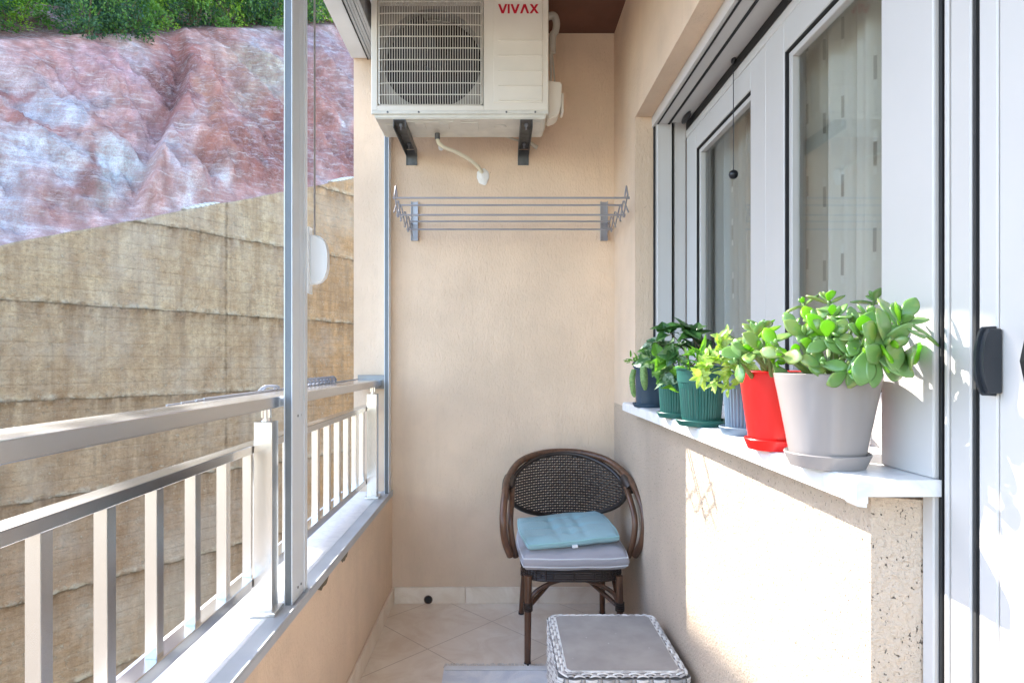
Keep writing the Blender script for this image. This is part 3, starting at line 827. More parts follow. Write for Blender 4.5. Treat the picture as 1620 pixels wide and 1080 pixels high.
def strand(bm, f, s0, ln, off, z, hw, nrm_top, mi):
    prev = None; n = 6
    for i in range(n+1):
        t = i/n; p, d = f(s0+ln*t); nn = Vector((d.y, -d.x)); bulge = .0045*math.sin(math.pi*t)-.001
        if nrm_top: c = Vector((p.x+nn.x*off, p.y+nn.y*off, z+bulge)); side = Vector((nn.x, nn.y, 0))*hw; up = Vector((0, 0, 1))
        else: c = Vector((p.x+nn.x*(off+bulge), p.y+nn.y*(off+bulge), z)); side = Vector((0, 0, 1))*hw; up = Vector((nn.x, nn.y, 0))
        q = [bm.verts.new(c-side), bm.verts.new(c-side*.5+up*.002), bm.verts.new(c+side*.5+up*.002), bm.verts.new(c+side)]
        if prev:
            for k in range(3): fc = bm.faces.new((prev[k], q[k], q[k+1], prev[k+1])); fc.material_index = mi
        prev = q
bm = BM()
f, L = perim(rsq(HX-.007, HY-.007, .03, 14)); ncell = 64; cl = L/ncell
for row in range(14):
    z = ZT-.020-row*.0195
    for k in range(ncell):
        if (k+row) % 2 == 0: strand(bm, f, k*cl-.2*cl, cl*1.4, .0015, z+.004, .0042, False, 0 if random.random() < .75 else 1); strand(bm, f, k*cl-.1*cl, cl*1.2, .001, z-.005, .0038, False, 1 if random.random() < .5 else 0)
        else: strand(bm, f, k*cl+.25*cl, cl*.5, -.002, z, .0085, False, 1)
f2, L2 = perim(rsq(HX-.021, HY-.021, .022, 14)); cl2 = L2/ncell
for row, off in enumerate((-.009, .0, .009)):
    for k in range(ncell):
        if (k+row) % 2 == 0: strand(bm, f2, k*cl2-.25*cl2, cl2*1.5, off+(.001), ZT-.004-.003*(row-1)**2*(1 if row == 2 else 0), .0046, True, 0 if random.random() < .82 else 1)
        else: strand(bm, f2, k*cl2, cl2, off, ZT-.007, .005, True, 1)
tube(bm, [(p[0], p[1], ZT-.003) for p in rsq(HX-.034, HY-.034, .012, 10)], .0045, 6, closed=True)
link('woven_cover', bm, [m_st1, m_st2], st, True)
for sx in (-1, 1):
    for sy in (-1, 1):
        bm = BM(); tube(bm, [(sx*.165, sy*.19, 0), (sx*.165, sy*.19, .05)], .014, 12); link('foot', bm, m_blackp, st)

# ------------------------------------------------------------------ rug
m_rug = M('pale_blue_grey_rug', (.46, .48, .52), .95, 0, .1)
a_ = m_rug.noise(5, 5, .6, dist=1.5)
m_rug.col(m_rug.mix(m_rug.ramp(a_, [(.4, 0.), (.62, 1.)]), (.68, .70, .74), (.84, .84, .84))); m_rug.bump(m_rug.noise(220, 3), .6, .004); m_rug = m_rug.m
rg = empty('rug', 'pale blue grey rug with fringed end on the tiled floor', 'rug', loc=(0, 0, .0))
bm = BM()
def rp(u, v_):
    x = -.225+.66*u; y = .9+1.54*v_; return (x+.004*noise.noise(Vector((0, y*6, 0))), y, .007+.002*noise.noise(Vector((x*6, y*6, 1))))
G = grid(bm, rp, 40, 60)
r = bmesh.ops.extrude_face_region(bm, geom=list(bm.faces))
for v_ in r['geom']:
    if isinstance(v_, bmesh.types.BMVert): v_.co.z -= .006
link('pile', bm, m_rug, rg, True)
bm = BM()
for k in range(150):
    x = -.228+.666*k/149; tube(bm, [(x, 2.436, .006), (x+random.uniform(-.004, .004), 2.452, .007), (x+random.uniform(-.008, .008), 2.468+random.uniform(-.004, .006), .003)], .0022, 4)
for k in range(60):
    y = .95+1.47*k/59
link('fringe', bm, simple('cream_fringe', (.80, .76, .70), .95), rg, True)
bm = BM(); box(bm, -.222, .432, 2.405, 2.436, .0085, .0115, .001); link('woven_border', bm, simple('rug_border', (.78, .77, .75), .95, bump=.6, bsc=300), rg)

# ------------------------------------------------------------------ pots, saucers and plants on the sill
ZS = 1.0692
def leaf(bm, base, d, nrm, L, W, th=.0025, curl=.15, kind='obovate', nu=7, nr=8, mi=0):
    d = d.normalized(); s = d.cross(nrm).normalized(); n = s.cross(d).normalized()
    rings = []
    for i in range(nu+1):
        t = i/nu
        if kind == 'obovate': wv = (math.sin(math.pi*min(1, t**1.35*.94+.03)))**.75
        elif kind == 'lance': wv = math.sin(math.pi*t**.8)
        else: wv = math.sin(math.pi*(t**.62))**.8
        wv = max(wv, .10 if i == 0 else .02)
        c = base+d*(L*t)-n*(curl*L*(t**2))+n*(curl*L*.25*t)
        ring = []
        for k in range(nr):
            a = 2*math.pi*k/nr; x = math.cos(a)*W*.5*wv
            ring.append(bm.verts.new(c+s*x+n*(math.sin(a)*th*.5*max(.25, wv**.5)+abs(x)*.16)))
        rings.append(ring)
    for a, b in zip(rings, rings[1:]):
        for k in range(nr): f = bm.faces.new((a[k], a[(k+1) % nr], b[(k+1) % nr], b[k])); f.material_index = mi
    f = bm.faces.new(rings[-1]); f.material_index = mi
    f = bm.faces.new(rings[0][::-1]); f.material_index = mi
def flat_leaf(bm, base, d, nrm, L, W, mi=0, fold=.15, seg=4, tip=.62):
    d = d.normalized(); s = d.cross(nrm)
    if s.length < 1e-4: s = d.orthogonal()
    s.normalize(); n = s.cross(d).normalized(); prev = None
    for i in range(seg+1):
        t = i/seg; wv = math.sin(math.pi*t**tip)**.85 if 0 < i < seg else .05
        c = base+d*L*t-n*L*.22*t*t
        q = (bm.verts.new(c-s*W*.5*wv+n*W*fold*wv), bm.verts.new(c), bm.verts.new(c+s*W*.5*wv+n*W*fold*wv))
        if prev:
            for k in (0, 1): f = bm.faces.new((prev[k], q[k], q[k+1], prev[k+1])); f.material_index = mi
        prev = q
def leafmat(name, c1, c2, rough=.4, tl=.35, coat=0, scale=9, edge=None, sp=None):
    m = M(name, c1, rough, 0, .5); t = m.t
    nz = m.noise(scale, 4, .6)
    c = m.mix(m.ramp(nz, [(.36, 0.), (.64, 1.)]), c1, c2)
    if sp: c = m.mix(m.ramp(m.noise(sp[1], 3, .6), [(.52, 0.), (.58, 1.)]), c, sp[0])
    m.col(c); m.b.inputs['Coat Weight'].default_value = coat; m.b.inputs['Coat Roughness'].default_value = .2
    ts = m.n('BsdfTranslucent'); m.l(m.mix(1.0, c, (1.15, 1.35, .35), 'MULTIPLY'), ts.inputs[0])
    mx = m.n('MixShader'); mx.inputs[0].default_value = tl; m.l(m.b.outputs[0], mx.inputs[1]); m.l(ts.outputs[0], mx.inputs[2])
    o = [q for q in t.nodes if q.type == 'OUTPUT_MATERIAL'][0]; m.l(mx.outputs[0], o.inputs[0])
    m.bump(m.noise(60, 3), .15, .001)
    return m.m
m_soil = simple('dark_potting_soil', (.035, .022, .015), .95, var=.5, sc=60, bump=1, bsc=120)
m_stem = simple('brown_stem', (.12, .09, .045), .7, var=.3, sc=40)
m_gstem = simple('green_stem', (.14, .22, .06), .5, var=.2, sc=40)

def saucer(cx, cy, r, mt, label, h=.022, rim=.004):
    bm = BM(); lathe(bm, [(0, .001), (r*.80, .001), (r*.86, 0), (r*.95, h*.6), (r, h), (r-rim*.4, h+.002), (r-rim, h), (r*.86, h*.4), (r*.78, .0045), (0, .0045)], 56)
    bmesh.ops.remove_doubles(bm, verts=bm.verts, dist=1e-6)
    o = link('pot_saucer', bm, mt, None, True, (cx, cy, ZS)); return tag(o, label, 'saucer')
def pot(cx, cy, prof, mt, label, cat='potted plant', ribs=0, zb=.005, soil=None, sq=0, name='potted_plant'):
    g = empty(name, label, cat, loc=(cx, cy, ZS+zb))
    zt = prof[-1][1]
    def fn(r, z, a):
        if sq: r = r*(1+sq*(1/max(abs(math.cos(a)), abs(math.sin(a)))-1))
        if ribs and z < zt*.70 and z > .012: r += .0016*(abs(math.sin(a*ribs/2))*2-1.2)
        return r
    pr = []
    for (r0, z0), (r1, z1) in zip(prof, prof[1:]):
        k = 6
        for i in range(k): pr.append((r0+(r1-r0)*i/k, z0+(z1-z0)*i/k))
    pr.append(prof[-1]); ri = prof[-1][0]
    bm = BM(); lathe(bm, [(0, 0)]+pr+[(ri-.0012, zt+.0015), (ri-.003, zt), (ri-.006, zt-.03), (ri-.012, zt-.06)], 192 if ribs else 72, fn=fn)
    bmesh.ops.remove_doubles(bm, verts=bm.verts, dist=1e-6)
    link('pot', bm, mt, g, True)
    bm = BM()
    def sp_(u, v_):
        a = 2*math.pi*u; r = (ri-.0065)*v_; r = fn(r, zt, a) if sq else r
        return (r*math.cos(a), r*math.sin(a), zt-.022+.006*noise.noise(Vector((r*50*math.cos(a), r*50*math.sin(a), cx*9))))
    grid(bm, sp_, 40, 8, True); link('soil', bm, m_soil, g, True)
    return g
def gloss(name, col, rough=.22, var=.04):
    m = M(name, col, rough); m.col(m.mix(m.noise(6, 3), tuple(c*(1-var) for c in col), tuple(c*(1+var) for c in col)))
    m.rgh(m.math('MULTIPLY_ADD', m.noise(14, 4), .15, rough-.05)); return m.m
m_taupe = gloss('taupe_glossy_plastic', (.31, .275, .258), .14)
m_red = gloss('red_glossy_plastic', (.75, .012, .010), .3)
m_blueg = gloss('blue_grey_plastic', (.12, .175, .24), .45)
m_green = gloss('dark_green_plastic', (.016, .105, .085), .4)
m_navy = gloss('navy_plastic', (.03, .06, .095), .45)
m_jade = leafmat('jade_leaf', (.15, .32, .075), (.27, .44, .15), .22, .28, .5, sp=((.36, .46, .14), 16))
m_jaded = leafmat('jade_leaf_bright', (.24, .50, .02), (.33, .60, .04), .35, .5, .2)

# --- big jade plant in the taupe pot
P6 = (.555, 1.020)
saucer(*P6, .0672, m_taupe, 'taupe saucer under the largest glossy pot')
jp = pot(*P6, [(.050, 0), (.0565, .003), (.0655, .055), (.0765, .115), (.0815, .140), (.083, .150)], m_taupe, 'large glossy taupe pot with a big jade plant, nearest on the sill', 'potted plant')
jo = Vector((P6[0], P6[1], ZS+.005))
class Ros: pass
rs = random.Random(11)
def rosette(bm, c, ax, n, L, mats=(0,), open_=72, W=.58, seed=0, gap=0.004):
    ax = ax.normalized(); s = ax.orthogonal().normalized(); t = ax.cross(s)
    ph0 = rs.uniform(0, math.pi)
    for k in range(n):
        q = k/max(1, n-1)                       # 0 outer .. 1 inner
        for h in (0, 1):
            ph = ph0+k*math.pi/2+h*math.pi+rs.uniform(-.25, .25)
            tilt = R(open_*(1-q)+22*q+rs.uniform(-12, 12))
            out = s*math.cos(ph)+t*math.sin(ph)
            d = out*math.sin(tilt)+ax*math.cos(tilt)
            nr = ax*math.sin(tilt)-out*math.cos(tilt)
            l = L*(1-.55*q)*rs.uniform(.85, 1.1)
            mi = mats[1] if len(mats) > 1 and rs.random() < .18 else 0
            leaf(bm, c+ax*(gap*k-.008), d, nr, l, l*W*rs.uniform(.9, 1.1), .0055, rs.uniform(-.05, .25), mi=mi)
def jade(parent, origin, specs, root, seed=1):
    bm = BM(); bs = BM()
    for (px, py, y, ax, n, L) in specs:
        c = at(px, py, y)-origin; rosette(bm, c, Vector(ax), n, L, (0, 1))
        b = Vector((root.x+(c.x-root.x)*.2+rs.uniform(-.02, .02), root.y+(c.y-root.y)*.2+rs.uniform(-.015, .015), root.z))
        mid = (b+c)/2+Vector((c.x-b.x, c.y-b.y, .0))*.12+Vector((0, 0, .01))
        tube(bs, spline([b, mid, c], 6), [.0055-.0025*i/12 for i in range(13)], 7)
    link('stems', bs, m_gstem, parent, True); f = link('foliage', bm, [m_jade, m_jaded], parent, 'all'); return f
specs = [
 (1318, 533, .955, (-.1, -.9, .5), 4, .052), (1425, 512, .905, (.3, -.5, .75), 3, .062), (1322, 500, 1.0, (-.1, -.2, 1), 3, .046),
 (1311, 474, 1.10, (.0, .0, 1), 3, .042), (1270, 478, 1.14, (-.4, .1, 1), 2, .036), (1384, 474, 1.13, (-.1, .0, 1), 3, .044), (1368, 552, .91, (.2, -1, -.35), 2, .066),
 (1258, 520, 1.03, (-.5, -.3, .8), 3, .048), (1290, 548, .96, (-.3, -1, .2), 3, .044), (1395, 543, .89, (.45, -.9, .0), 3, .062),
 (1350, 515, .98, (.1, -.5, .8), 3, .050), (1235, 560, .97, (-.6, -.6, .2), 2, .042), (1374, 500, 1.02, (.2, -.2, .9), 3, .048), (1440, 560, .895, (.8, -.6, -.2), 1, .062),
 (1300, 574, .93, (-.2, -.9, .3), 2, .036), (1340, 560, .93, (0, -1, .3), 2, .045), (1290, 510, 1.0, (-.3, -.6, .8), 3, .05), (1400, 575, .89, (.3, -.9, -.2), 2, .055), (1275, 530, .97, (-.2, -.9, .5), 3, .046), (1362, 530, .93, (.0, -.9, .5), 3, .05), (1345, 590, .91, (0, -1, -.2), 2, .045), (1410, 545, .88, (.4, -.9, .2), 2, .055), (1225, 545, 1.02, (-.5, -.5, .6), 2, .038)]
jade(jp, jo, specs, Vector((0, 0, .13)))
# explicit big leaves on the right
bm = BM()
for (bx, by, y, tx, ty, ty_, W, nr) in ((1433, 508, .90, 1492, 545, .90, .021, (0, -.5, 1)), (1427, 508, .90, 1450, 470, .90, .023, (-.4, -1, .2)), (1380, 560, .90, 1448, 592, .87, .034, (0, -1, .6)),
        (1412, 528, .885, 1418, 586, .87, .030, (0, -1, .1)), (1372, 552, .90, 1362, 608, .885, .036, (-.1, -1, .2)), (1378, 555, .90, 1386, 612, .885, .030, (.2, -1, .2)), (1420, 515, .90, 1373, 548, .88, .034, (0, -1, .3)), (1425, 512, .90, 1415, 478, .91, .026, (.2, -1, .1)), (1318, 536, .94, 1350, 556, .93, .026, (0, -1, .6)), (1318, 536, .95, 1278, 555, .94, .022, (0, -1, .5))):
    a = at(bx, by, y)-jo; b = at(tx, ty, ty_)-jo
    leaf(bm, a, b-a, Vector(nr), (b-a).length, W, .006, .12, nu=10, nr=10)
for (bx, by, y, r_) in ((1308, 520, .92, .026), (1365, 514, .92, .027), (1316, 486, .95, .016), (1258, 548, .98, .017)):
    a = at(bx, by+12, y)-jo; b = at(bx, by-12, y-.004)-jo
    leaf(bm, a, b-a, Vector((0, -1, .15)), r_, r_*.95, .003, .0, mi=1, nu=10, nr=10)
link('large_leaves', bm, [m_jade, m_jaded], jp, 'all')

# --- red pot with jade
P5 = (.551, 1.215)
saucer(*P5, .054, m_red, 'red saucer under the tall red pot', .02)
rp_ = pot(*P5, [(.040, 0), (.044, .003), (.050, .05), (.058, .11), (.0625, .146), (.0645, .1505)], m_red, 'tall glossy red pot with a small jade plant', 'potted plant')
ro = Vector((P5[0], P5[1], ZS+.005))
jade(rp_, ro, [(1186, 556, 1.12, (-.4, -.6, .6), 4, .060), (1196, 530, 1.17, (-.2, -.1, 1), 3, .058), (1214, 552, 1.10, (.1, -.8, .5), 3, .052), (1228, 575, 1.09, (.2, -.9, .0), 2, .05), (1165, 572, 1.12, (-.8, -.5, .1), 2, .045), (1205, 520, 1.25, (.1, .1, 1), 3, .05)], Vector((0, 0, .13)))

# --- blue-grey ribbed pot with variegated trailing plant
P4 = (.592, 1.452)
saucer(*P4, .060, m_blueg, 'blue grey saucer under the small ribbed pot beside the red one', .018)
vp = pot(*P4, [(.040, 0), (.043, .003), (.0455, .06), (.049, .118), (.0525, .119), (.055, .150)], m_blueg, 'small blue grey ribbed pot with a yellow green variegated plant', 'potted plant', ribs=34)
vo = Vector((P4[0], P4[1], ZS+.005))
m_var = leafmat('variegated_leaf', (.22, .40, .05), (.56, .66, .24), .45, .4, 0, 60)
bm = BM(); bs = BM(); rv = random.Random(4)
for (px, py, y, n, L) in ((1110, 594, 1.40, 9, .028), (1116, 575, 1.41, 9, .028), (1135, 565, 1.40, 11, .03), (1142, 545, 1.42, 10, .028), (1150, 590, 1.39, 10, .028), (1128, 606, 1.39, 8, .024), (1162, 560, 1.41, 10, .03), (1158, 575, 1.38, 10, .028), (1172, 600, 1.38, 7, .026), (1138, 532, 1.43, 6, .024), (1170, 540, 1.44, 9, .03), (1120, 560, 1.43, 8, .026), (1148, 612, 1.385, 7, .024), (1180, 575, 1.40, 9, .03), (1152, 528, 1.45, 5, .022), (1112, 580, 1.42, 6, .026), (1190, 555, 1.43, 9, .028)):
    c = at(px, py, y)-vo
    b = Vector((rv.uniform(-.025, .025), rv.uniform(-.025, .025), .13)); tube(bs, spline([b, (b+c)/2+Vector((0, 0, .022)), c], 5), .0014, 5)
    ax = Vector((rv.uniform(-.6, .2), rv.uniform(-.9, -.1), rv.uniform(.2, .9))).normalized(); s = ax.orthogonal().normalized(); t = ax.cross(s)
    for k in range(n):
        ph = k*2.4+rv.random(); tl = R(rv.uniform(30, 95)); out = s*math.cos(ph)+t*math.sin(ph); d = out*math.sin(tl)+ax*math.cos(tl)
        flat_leaf(bm, c-ax*.004*k/2, d, ax*math.sin(tl)-out*math.cos(tl), L*rv.uniform(.7, 1.25), L*.5*rv.uniform(.8, 1.2), tip=.8, seg=5)
link('stems', bs, m_gstem, vp, True); link('foliage', bm, m_var, vp)

# --- green ribbed pot with ivy-like plant
P3 = (.556, 1.660)
saucer(*P3, .0695, m_green, 'dark green saucer under the large ribbed green pot', .015)
gp = pot(*P3, [(.046, 0), (.050, .004), (.054, .05), (.0585, .106), (.060, .112), (.0635, .114), (.0655, .148), (.0695, .150), (.070, .157)], m_green, 'dark green ribbed pot with glossy dark round leaved plant', 'potted plant', ribs=44)
go = Vector((P3[0], P3[1], ZS+.005))
m_dk = leafmat('dark_glossy_leaf', (.025, .075, .02), (.04, .12, .03), .3, .15, .2, 20)
m_lime = leafmat('lime_leaf', (.14, .34, .04), (.22, .45, .07), .4, .4, 0, 30)
m_ivy = leafmat('ivy_leaf', (.05, .13, .05), (.10, .20, .09), .38, .2, .2, 40, sp=((.32, .42, .30), 55))
def leafy(parent, o, clumps, mats, seed, kind=.62, stem=m_stem, rootz=.13, rr=.03):
    bm = BM(); bs = BM(); q = random.Random(seed)
    for (px, py, y, n, L, asp, up, mi) in clumps:
        c = at(px, py, y)-o
        b = Vector((q.uniform(-rr, rr), q.uniform(-rr, rr), rootz)); tube(bs, spline([b, (b+c)/2+Vector((0, 0, .02)), c], 5), .0016, 5)
        ax = (Vector((q.uniform(-.5, .5), q.uniform(-.9, .1), 0))+Vector((0, 0, up))).normalized(); s = ax.orthogonal().normalized(); t = ax.cross(s)
        for k in range(n):
            ph = k*2.4+q.random(); tl = R(q.uniform(25, 100)); out = s*math.cos(ph)+t*math.sin(ph); d = out*math.sin(tl)+ax*math.cos(tl)
            pos = c+Vector((q.uniform(-1, 1), q.uniform(-1, 1), q.uniform(-1, 1)))*.012
            flat_leaf(bm, pos, d, ax*math.sin(tl)-out*math.cos(tl), L*q.uniform(.7, 1.2), L*asp*q.uniform(.8, 1.2), mi, tip=kind, seg=6)
    link('stems', bs, stem, parent, True); link('foliage', bm, mats, parent)
leafy(gp, go, [(1058, 524, 1.72, 9, .045, .8, .8, 0), (1080, 522, 1.70, 9, .045, .8, .9, 0), (1096, 530, 1.68, 9, .045, .8, .8, 0), (1072, 545, 1.66, 9, .04, .8, .5, 0), (1090, 552, 1.66, 8, .04, .8, .5, 0), (1062, 560, 1.62, 6, .04, .75, .2, 3), (1105, 545, 1.70, 8, .04, .8, .7, 0), (1114, 556, 1.70, 6, .036, .8, .7, 0),
    (1103, 560, 1.58, 14, .042, .28, .8, 1), (1092, 578, 1.58, 8, .036, .3, .3, 1), (1110, 575, 1.56, 9, .036, .3, .5, 1), (1075, 568, 1.60, 6, .04, .7, .3, 2)], [m_dk, m_lime, m_ivy, m_dk], 3)

# --- second green pot with trailing variegated ivy
P2 = (.553, 1.895)
saucer(*P2, .057, m_green, 'dark green saucer under the second pot from the far end', .015)
ip = pot(*P2, [(.040, 0), (.044, .004), (.050, .10), (.052, .104), (.055, .146), (.058, .150)], m_green, 'small dark green pot overgrown by trailing ivy, second from the far end', 'potted plant', ribs=36)
io = Vector((P2[0], P2[1], ZS+.005))
leafy(ip, io, [(1040, 545, 1.86, 8, .045, .75, .5, 0), (1030, 560, 1.86, 8, .045, .75, .3, 0), (1048, 570, 1.82, 8, .046, .72, .3, 1), (1055, 585, 1.80, 6, .042, .7, .0, 1), (1050, 600, 1.80, 4, .05, .75, -.4, 0), (1060, 612, 1.80, 2, .045, .6, -.5, 1), (1036, 575, 1.84, 7, .04, .7, .1, 0), (1025, 572, 1.9, 7, .04, .7, .1, 0), (1058, 556, 1.86, 8, .045, .75, .6, 0), (1070, 574, 1.82, 5, .04, .7, .3, 1), (1048, 590, 1.80, 5, .045, .8, -.2, 0)], [m_ivy, m_lime], 8)

# --- navy pot with small succulent
P1 = (.572, 2.320)
saucer(*P1, .060, m_navy, 'navy saucer under the farthest pot', .014)
np_ = pot(*P1, [(.040, 0), (.044, .004), (.049, .145), (.056, .147), (.0575, .165), (.058, .168)], m_navy, 'navy blue square pot with small succulent and hanging cactus tails, farthest on the sill', 'potted plant', sq=.35)
no = Vector((P1[0], P1[1], ZS+.005))
m_tail = leafmat('cactus_tail', (.13, .24, .07), (.25, .38, .12), .6, .1, 0, 120)
bm = BM()
for (pts, r) in (([(1003, 585, 2.26), (1000, 600, 2.25), (1002, 620, 2.25), (1004, 628, 2.25)], .0105), ([(1018, 580, 2.24), (1019, 600, 2.22), (1021, 617, 2.22)], .0135)):
    s = spline([at(*p)-no for p in pts], 10); tube(bm, s, [r*math.sin(math.pi*min(.96, .25+.75*i/len(s)))**.5*(1+.12*(i % 2)) for i in range(len(s))], 10)
link('hanging_tails', bm, m_tail, np_, True)
leafy(np_, no, [(1003, 572, 2.30, 12, .032, .3, .9, 0), (1015, 570, 2.30, 12, .03, .3, .9, 0), (997, 570, 2.28, 9, .026, .3, .7, 0), (1022, 566, 2.30, 8, .034, .4, .8, 1), (1010, 575, 2.26, 8, .024, .3, .6, 0)], [m_lime, m_ivy], 5, .8)

# ------------------------------------------------------------------ outside: retaining wall, cliff, bushes
AD = Vector((.694, 1, 0)).normalized(); BK = Vector((-AD.y, AD.x, 0)); P0 = Vector((-2.6, 5.7, 0))
def topz(a): return 2.749+.395*a
rw = bpy.data.objects.new('retaining_wall', None); C.objects.link(rw)
tag(rw, 'stained board marked concrete retaining wall below the rock face', 'retaining wall')
rw.location = P0; rw.rotation_euler = (0, 0, math.atan2(AD.y, AD.x))
mc = M('board_marked_concrete', (.3, .22, .13), .92, 0, .15)
sepc = mc.n('SeparateXYZ'); mc.l(mc.co(), sepc.inputs[0])
X_, Z_ = sepc.outputs[0], sepc.outputs[2]
wob = mc.math('MULTIPLY', mc.math('SUBTRACT', mc.noise(1.7, 5, .7), .5), .06)
zw = mc.math('ADD', Z_, wob)
def band(val, off, per, w0):
    q = mc.math('PINGPONG', mc.math('ADD', val, per/2-off+per*20), per/2)
    return mc.ramp(mc.math('SUBTRACT', per/2, q), [(0, 1.), (w0, 0.)])
jl = band(zw, 1.684, .735, .014); vl = band(mc.math('ADD', X_, mc.math('MULTIPLY', wob, .4)), 0, 2.6, .020)
brd = band(mc.math('ADD', Z_, mc.math('MULTIPLY', wob, .25)), 0.02, .105, .010)
lowm = mc.ramp(mc.math('ADD', mc.math('MULTIPLY_ADD', Z_, .42, .30), mc.math('MULTIPLY', wob, 1.5)), [(.22, 0.), (.62, .55), (1., 1.)])
rightm = mc.ramp(mc.math('ADD', mc.math('MULTIPLY_ADD', X_, .33, .25), mc.math('MULTIPLY', wob, 2.)), [(.40, 0.), (.62, 1.)])
streak = mc.noise(2.6, 7, .7, sc=(1.6, 1, .7)); grain = mc.noise(16, 9, .8, sc=(1, 1, 1.4)); hor = mc.noise(4, 7, .75, sc=(.6, 1, 4)); fine = mc.noise(70, 6, .8)
c = mc.mix(lowm, (.46, .295, .175), (.60, .455, .275))
c = mc.mix(mc.math('MULTIPLY', rightm, .7), c, (.60, .29, .10))
c = mc.mix(mc.math('MULTIPLY', mc.ramp(streak, [(.38, 0.), (.66, 1.)]), .70), c, (.28, .155, .075))
c = mc.mix(mc.math('MULTIPLY', mc.ramp(hor, [(.46, 0.), (.66, 1.)]), .22), c, (.60, .50, .36))
c = mc.mix(mc.math('MULTIPLY', mc.ramp(grain, [(.44, 0.), (.66, 1.)]), .50), c, (.20, .12, .06))
c = mc.mix(mc.math('MULTIPLY', mc.ramp(fine, [(.52, 0.), (.62, 1.)]), .35), c, (.13, .085, .05))
chp = mc.ramp(mc.noise(26, 6, .8), [(.585, 0.), (.63, 1.)])
c = mc.mix(mc.math('MULTIPLY', chp, .55), c, (.68, .58, .42))
vst = mc.noise(2.2, 6, .75, sc=(6, 1, .45))
c = mc.mix(mc.math('MULTIPLY', mc.ramp(vst, [(.46, 0.), (.66, 1.)]), .5), c, (.22, .15, .095))
c = mc.mix(mc.math('MULTIPLY', mc.ramp(mc.noise(.9, 5, .7), [(.48, 0.), (.62, 1.)]), .35), c, (.52, .45, .36))
frz = mc.math('FRACT', mc.math('MULTIPLY', mc.math('ADD', zw, 20*.735-1.684), 1/.735))
stn = mc.math('MULTIPLY', mc.ramp(frz, [(.70, 0.), (.97, 1.)]), mc.ramp(mc.noise(3.5, 5, .7, sc=(2, 1, .4)), [(.40, 0.), (.62, 1.)]))
c = mc.mix(mc.math('MULTIPLY', stn, .6), c, (.17, .10, .055))
crm = mc.math('MULTIPLY', mc.ramp(frz, [(.0, 1.), (.07, 0.)]), mc.ramp(mc.noise(12, 5, .7), [(.46, 0.), (.56, 1.)]))
c = mc.mix(mc.math('MULTIPLY', crm, .7), c, (.64, .54, .38))
jn = mc.math('MULTIPLY', jl, mc.ramp(mc.noise(6, 5, .7), [(.34, .25), (.52, 1.)]))
c = mc.mix(mc.math('MULTIPLY', jn, .7), c, (.06, .04, .02))
c = mc.mix(mc.math('MULTIPLY', mc.math('MULTIPLY', vl, mc.ramp(mc.noise(7, 3), [(.35, .2), (.6, 1.)])), .65), c, (.10, .065, .035))
c = mc.mix(mc.math('MULTIPLY', mc.math('MULTIPLY', brd, mc.ramp(mc.noise(2.2, 4, .7), [(.42, 0.), (.6, 1.)])), .22), c, (.14, .09, .05))
mc.col(c)
h = mc.math('ADD', mc.math('MULTIPLY', grain, .6), mc.math('MULTIPLY', brd, -.10)); h = mc.math('ADD', h, mc.math('MULTIPLY', chp, -.15)); h = mc.math('ADD', h, mc.math('MULTIPLY', fine, .3))
mc.bump(h, .9, .03)
bm = BM(); NA, NZ = 420, 210; A0, A1, Z0, Z1 = -3.0, 3.2, -2.2, 0
rng = random.Random(2)
V = []
for j in range(NZ):
    row = []
    for i in range(NA):
        a = A0+(A1-A0)*i/(NA-1); zt = topz(a); z = Z0+(zt+.012*noise.noise(Vector((a*6, 0, 8)))+.012*noise.noise(Vector((a*1.7, 0, 8)))-Z0)*j/(NZ-1)
        wv = .05*noise.noise(Vector((a*.8, 0, z*.5)))+.02*fbm((a*5, z*5, 0), 3)
        zj = (z-1.684+.014*noise.noise(Vector((a*1.3, 4, 0)))+.735*20) % .735; dj = min(zj, .735-zj)
        step = .022*noise.noise(Vector((0, 7, math.floor((z-1.684)/.735+20)*3.3)))
        jo_ = math.exp(-(dj/.02)**2)*.05*(fbm((a*14, z*9, 3), 3)+.2)
        av = abs(a+.02*noise.noise(Vector((z*3, 1, 1)))); jo_ += math.exp(-(av/.014)**2)*.02*(fbm((a*9, z*14, 5), 3)+.1)
        row.append(bm.verts.new((a, -(wv*.35+jo_+step+.004*fbm((a*22, z*22, 9), 3)), z)))
    V.append(row)
for j in range(NZ-1):
    for i in range(NA-1): bm.faces.new((V[j][i], V[j][i+1], V[j+1][i+1], V[j+1][i]))
for i in range(NA-1):   # top thickness
    pass
top = [bm.verts.new((v_.co.x, .22, v_.co.z+.0)) for v_ in V[-1]]; bot = [bm.verts.new((v_.co.x, .24, v_.co.z-.5)) for v_ in V[-1]]
for i in range(NA-1): bm.faces.new((V[-1][i], V[-1][i+1], top[i+1], top[i])); bm.faces.new((top[i], top[i+1], bot[i+1], bot[i]))
link('wall_face', bm, mc.m, rw, 'all')
bm = BM()
for (a0, a1, z0) in ((-12, -3.0, -4), (3.2, 14, -4)): prism(bm, [(a0, z0), (a1, z0), (a1, topz(a1)), (a0, max(-3.4, topz(a0)))], 0, .24, 'y')
prism(bm, [(-3, -4), (3.2, -4), (3.2, -2.2), (-3, -2.2)], 0, .24, 'y')
link('wall_extension', bm, mc.m, rw)
# plaster smear / mortar on top of wall
bm = BM()
for (a, l) in ((-.36, .28), (1.28, .3)):
    for k in range(7):
        aa = a+l*k/6; bmesh.ops.create_icosphere(bm, subdivisions=1, radius=1, matrix=Matrix.Translation((aa, .05, topz(aa)+.008)) @ Matrix.Diagonal((.05, .07, .028*math.sin(math.pi*(k+.8)/8)+.006, 1)))
link('mortar_crust', bm, simple('pale_mortar', (.55, .52, .46), .9, bump=.6), rw)

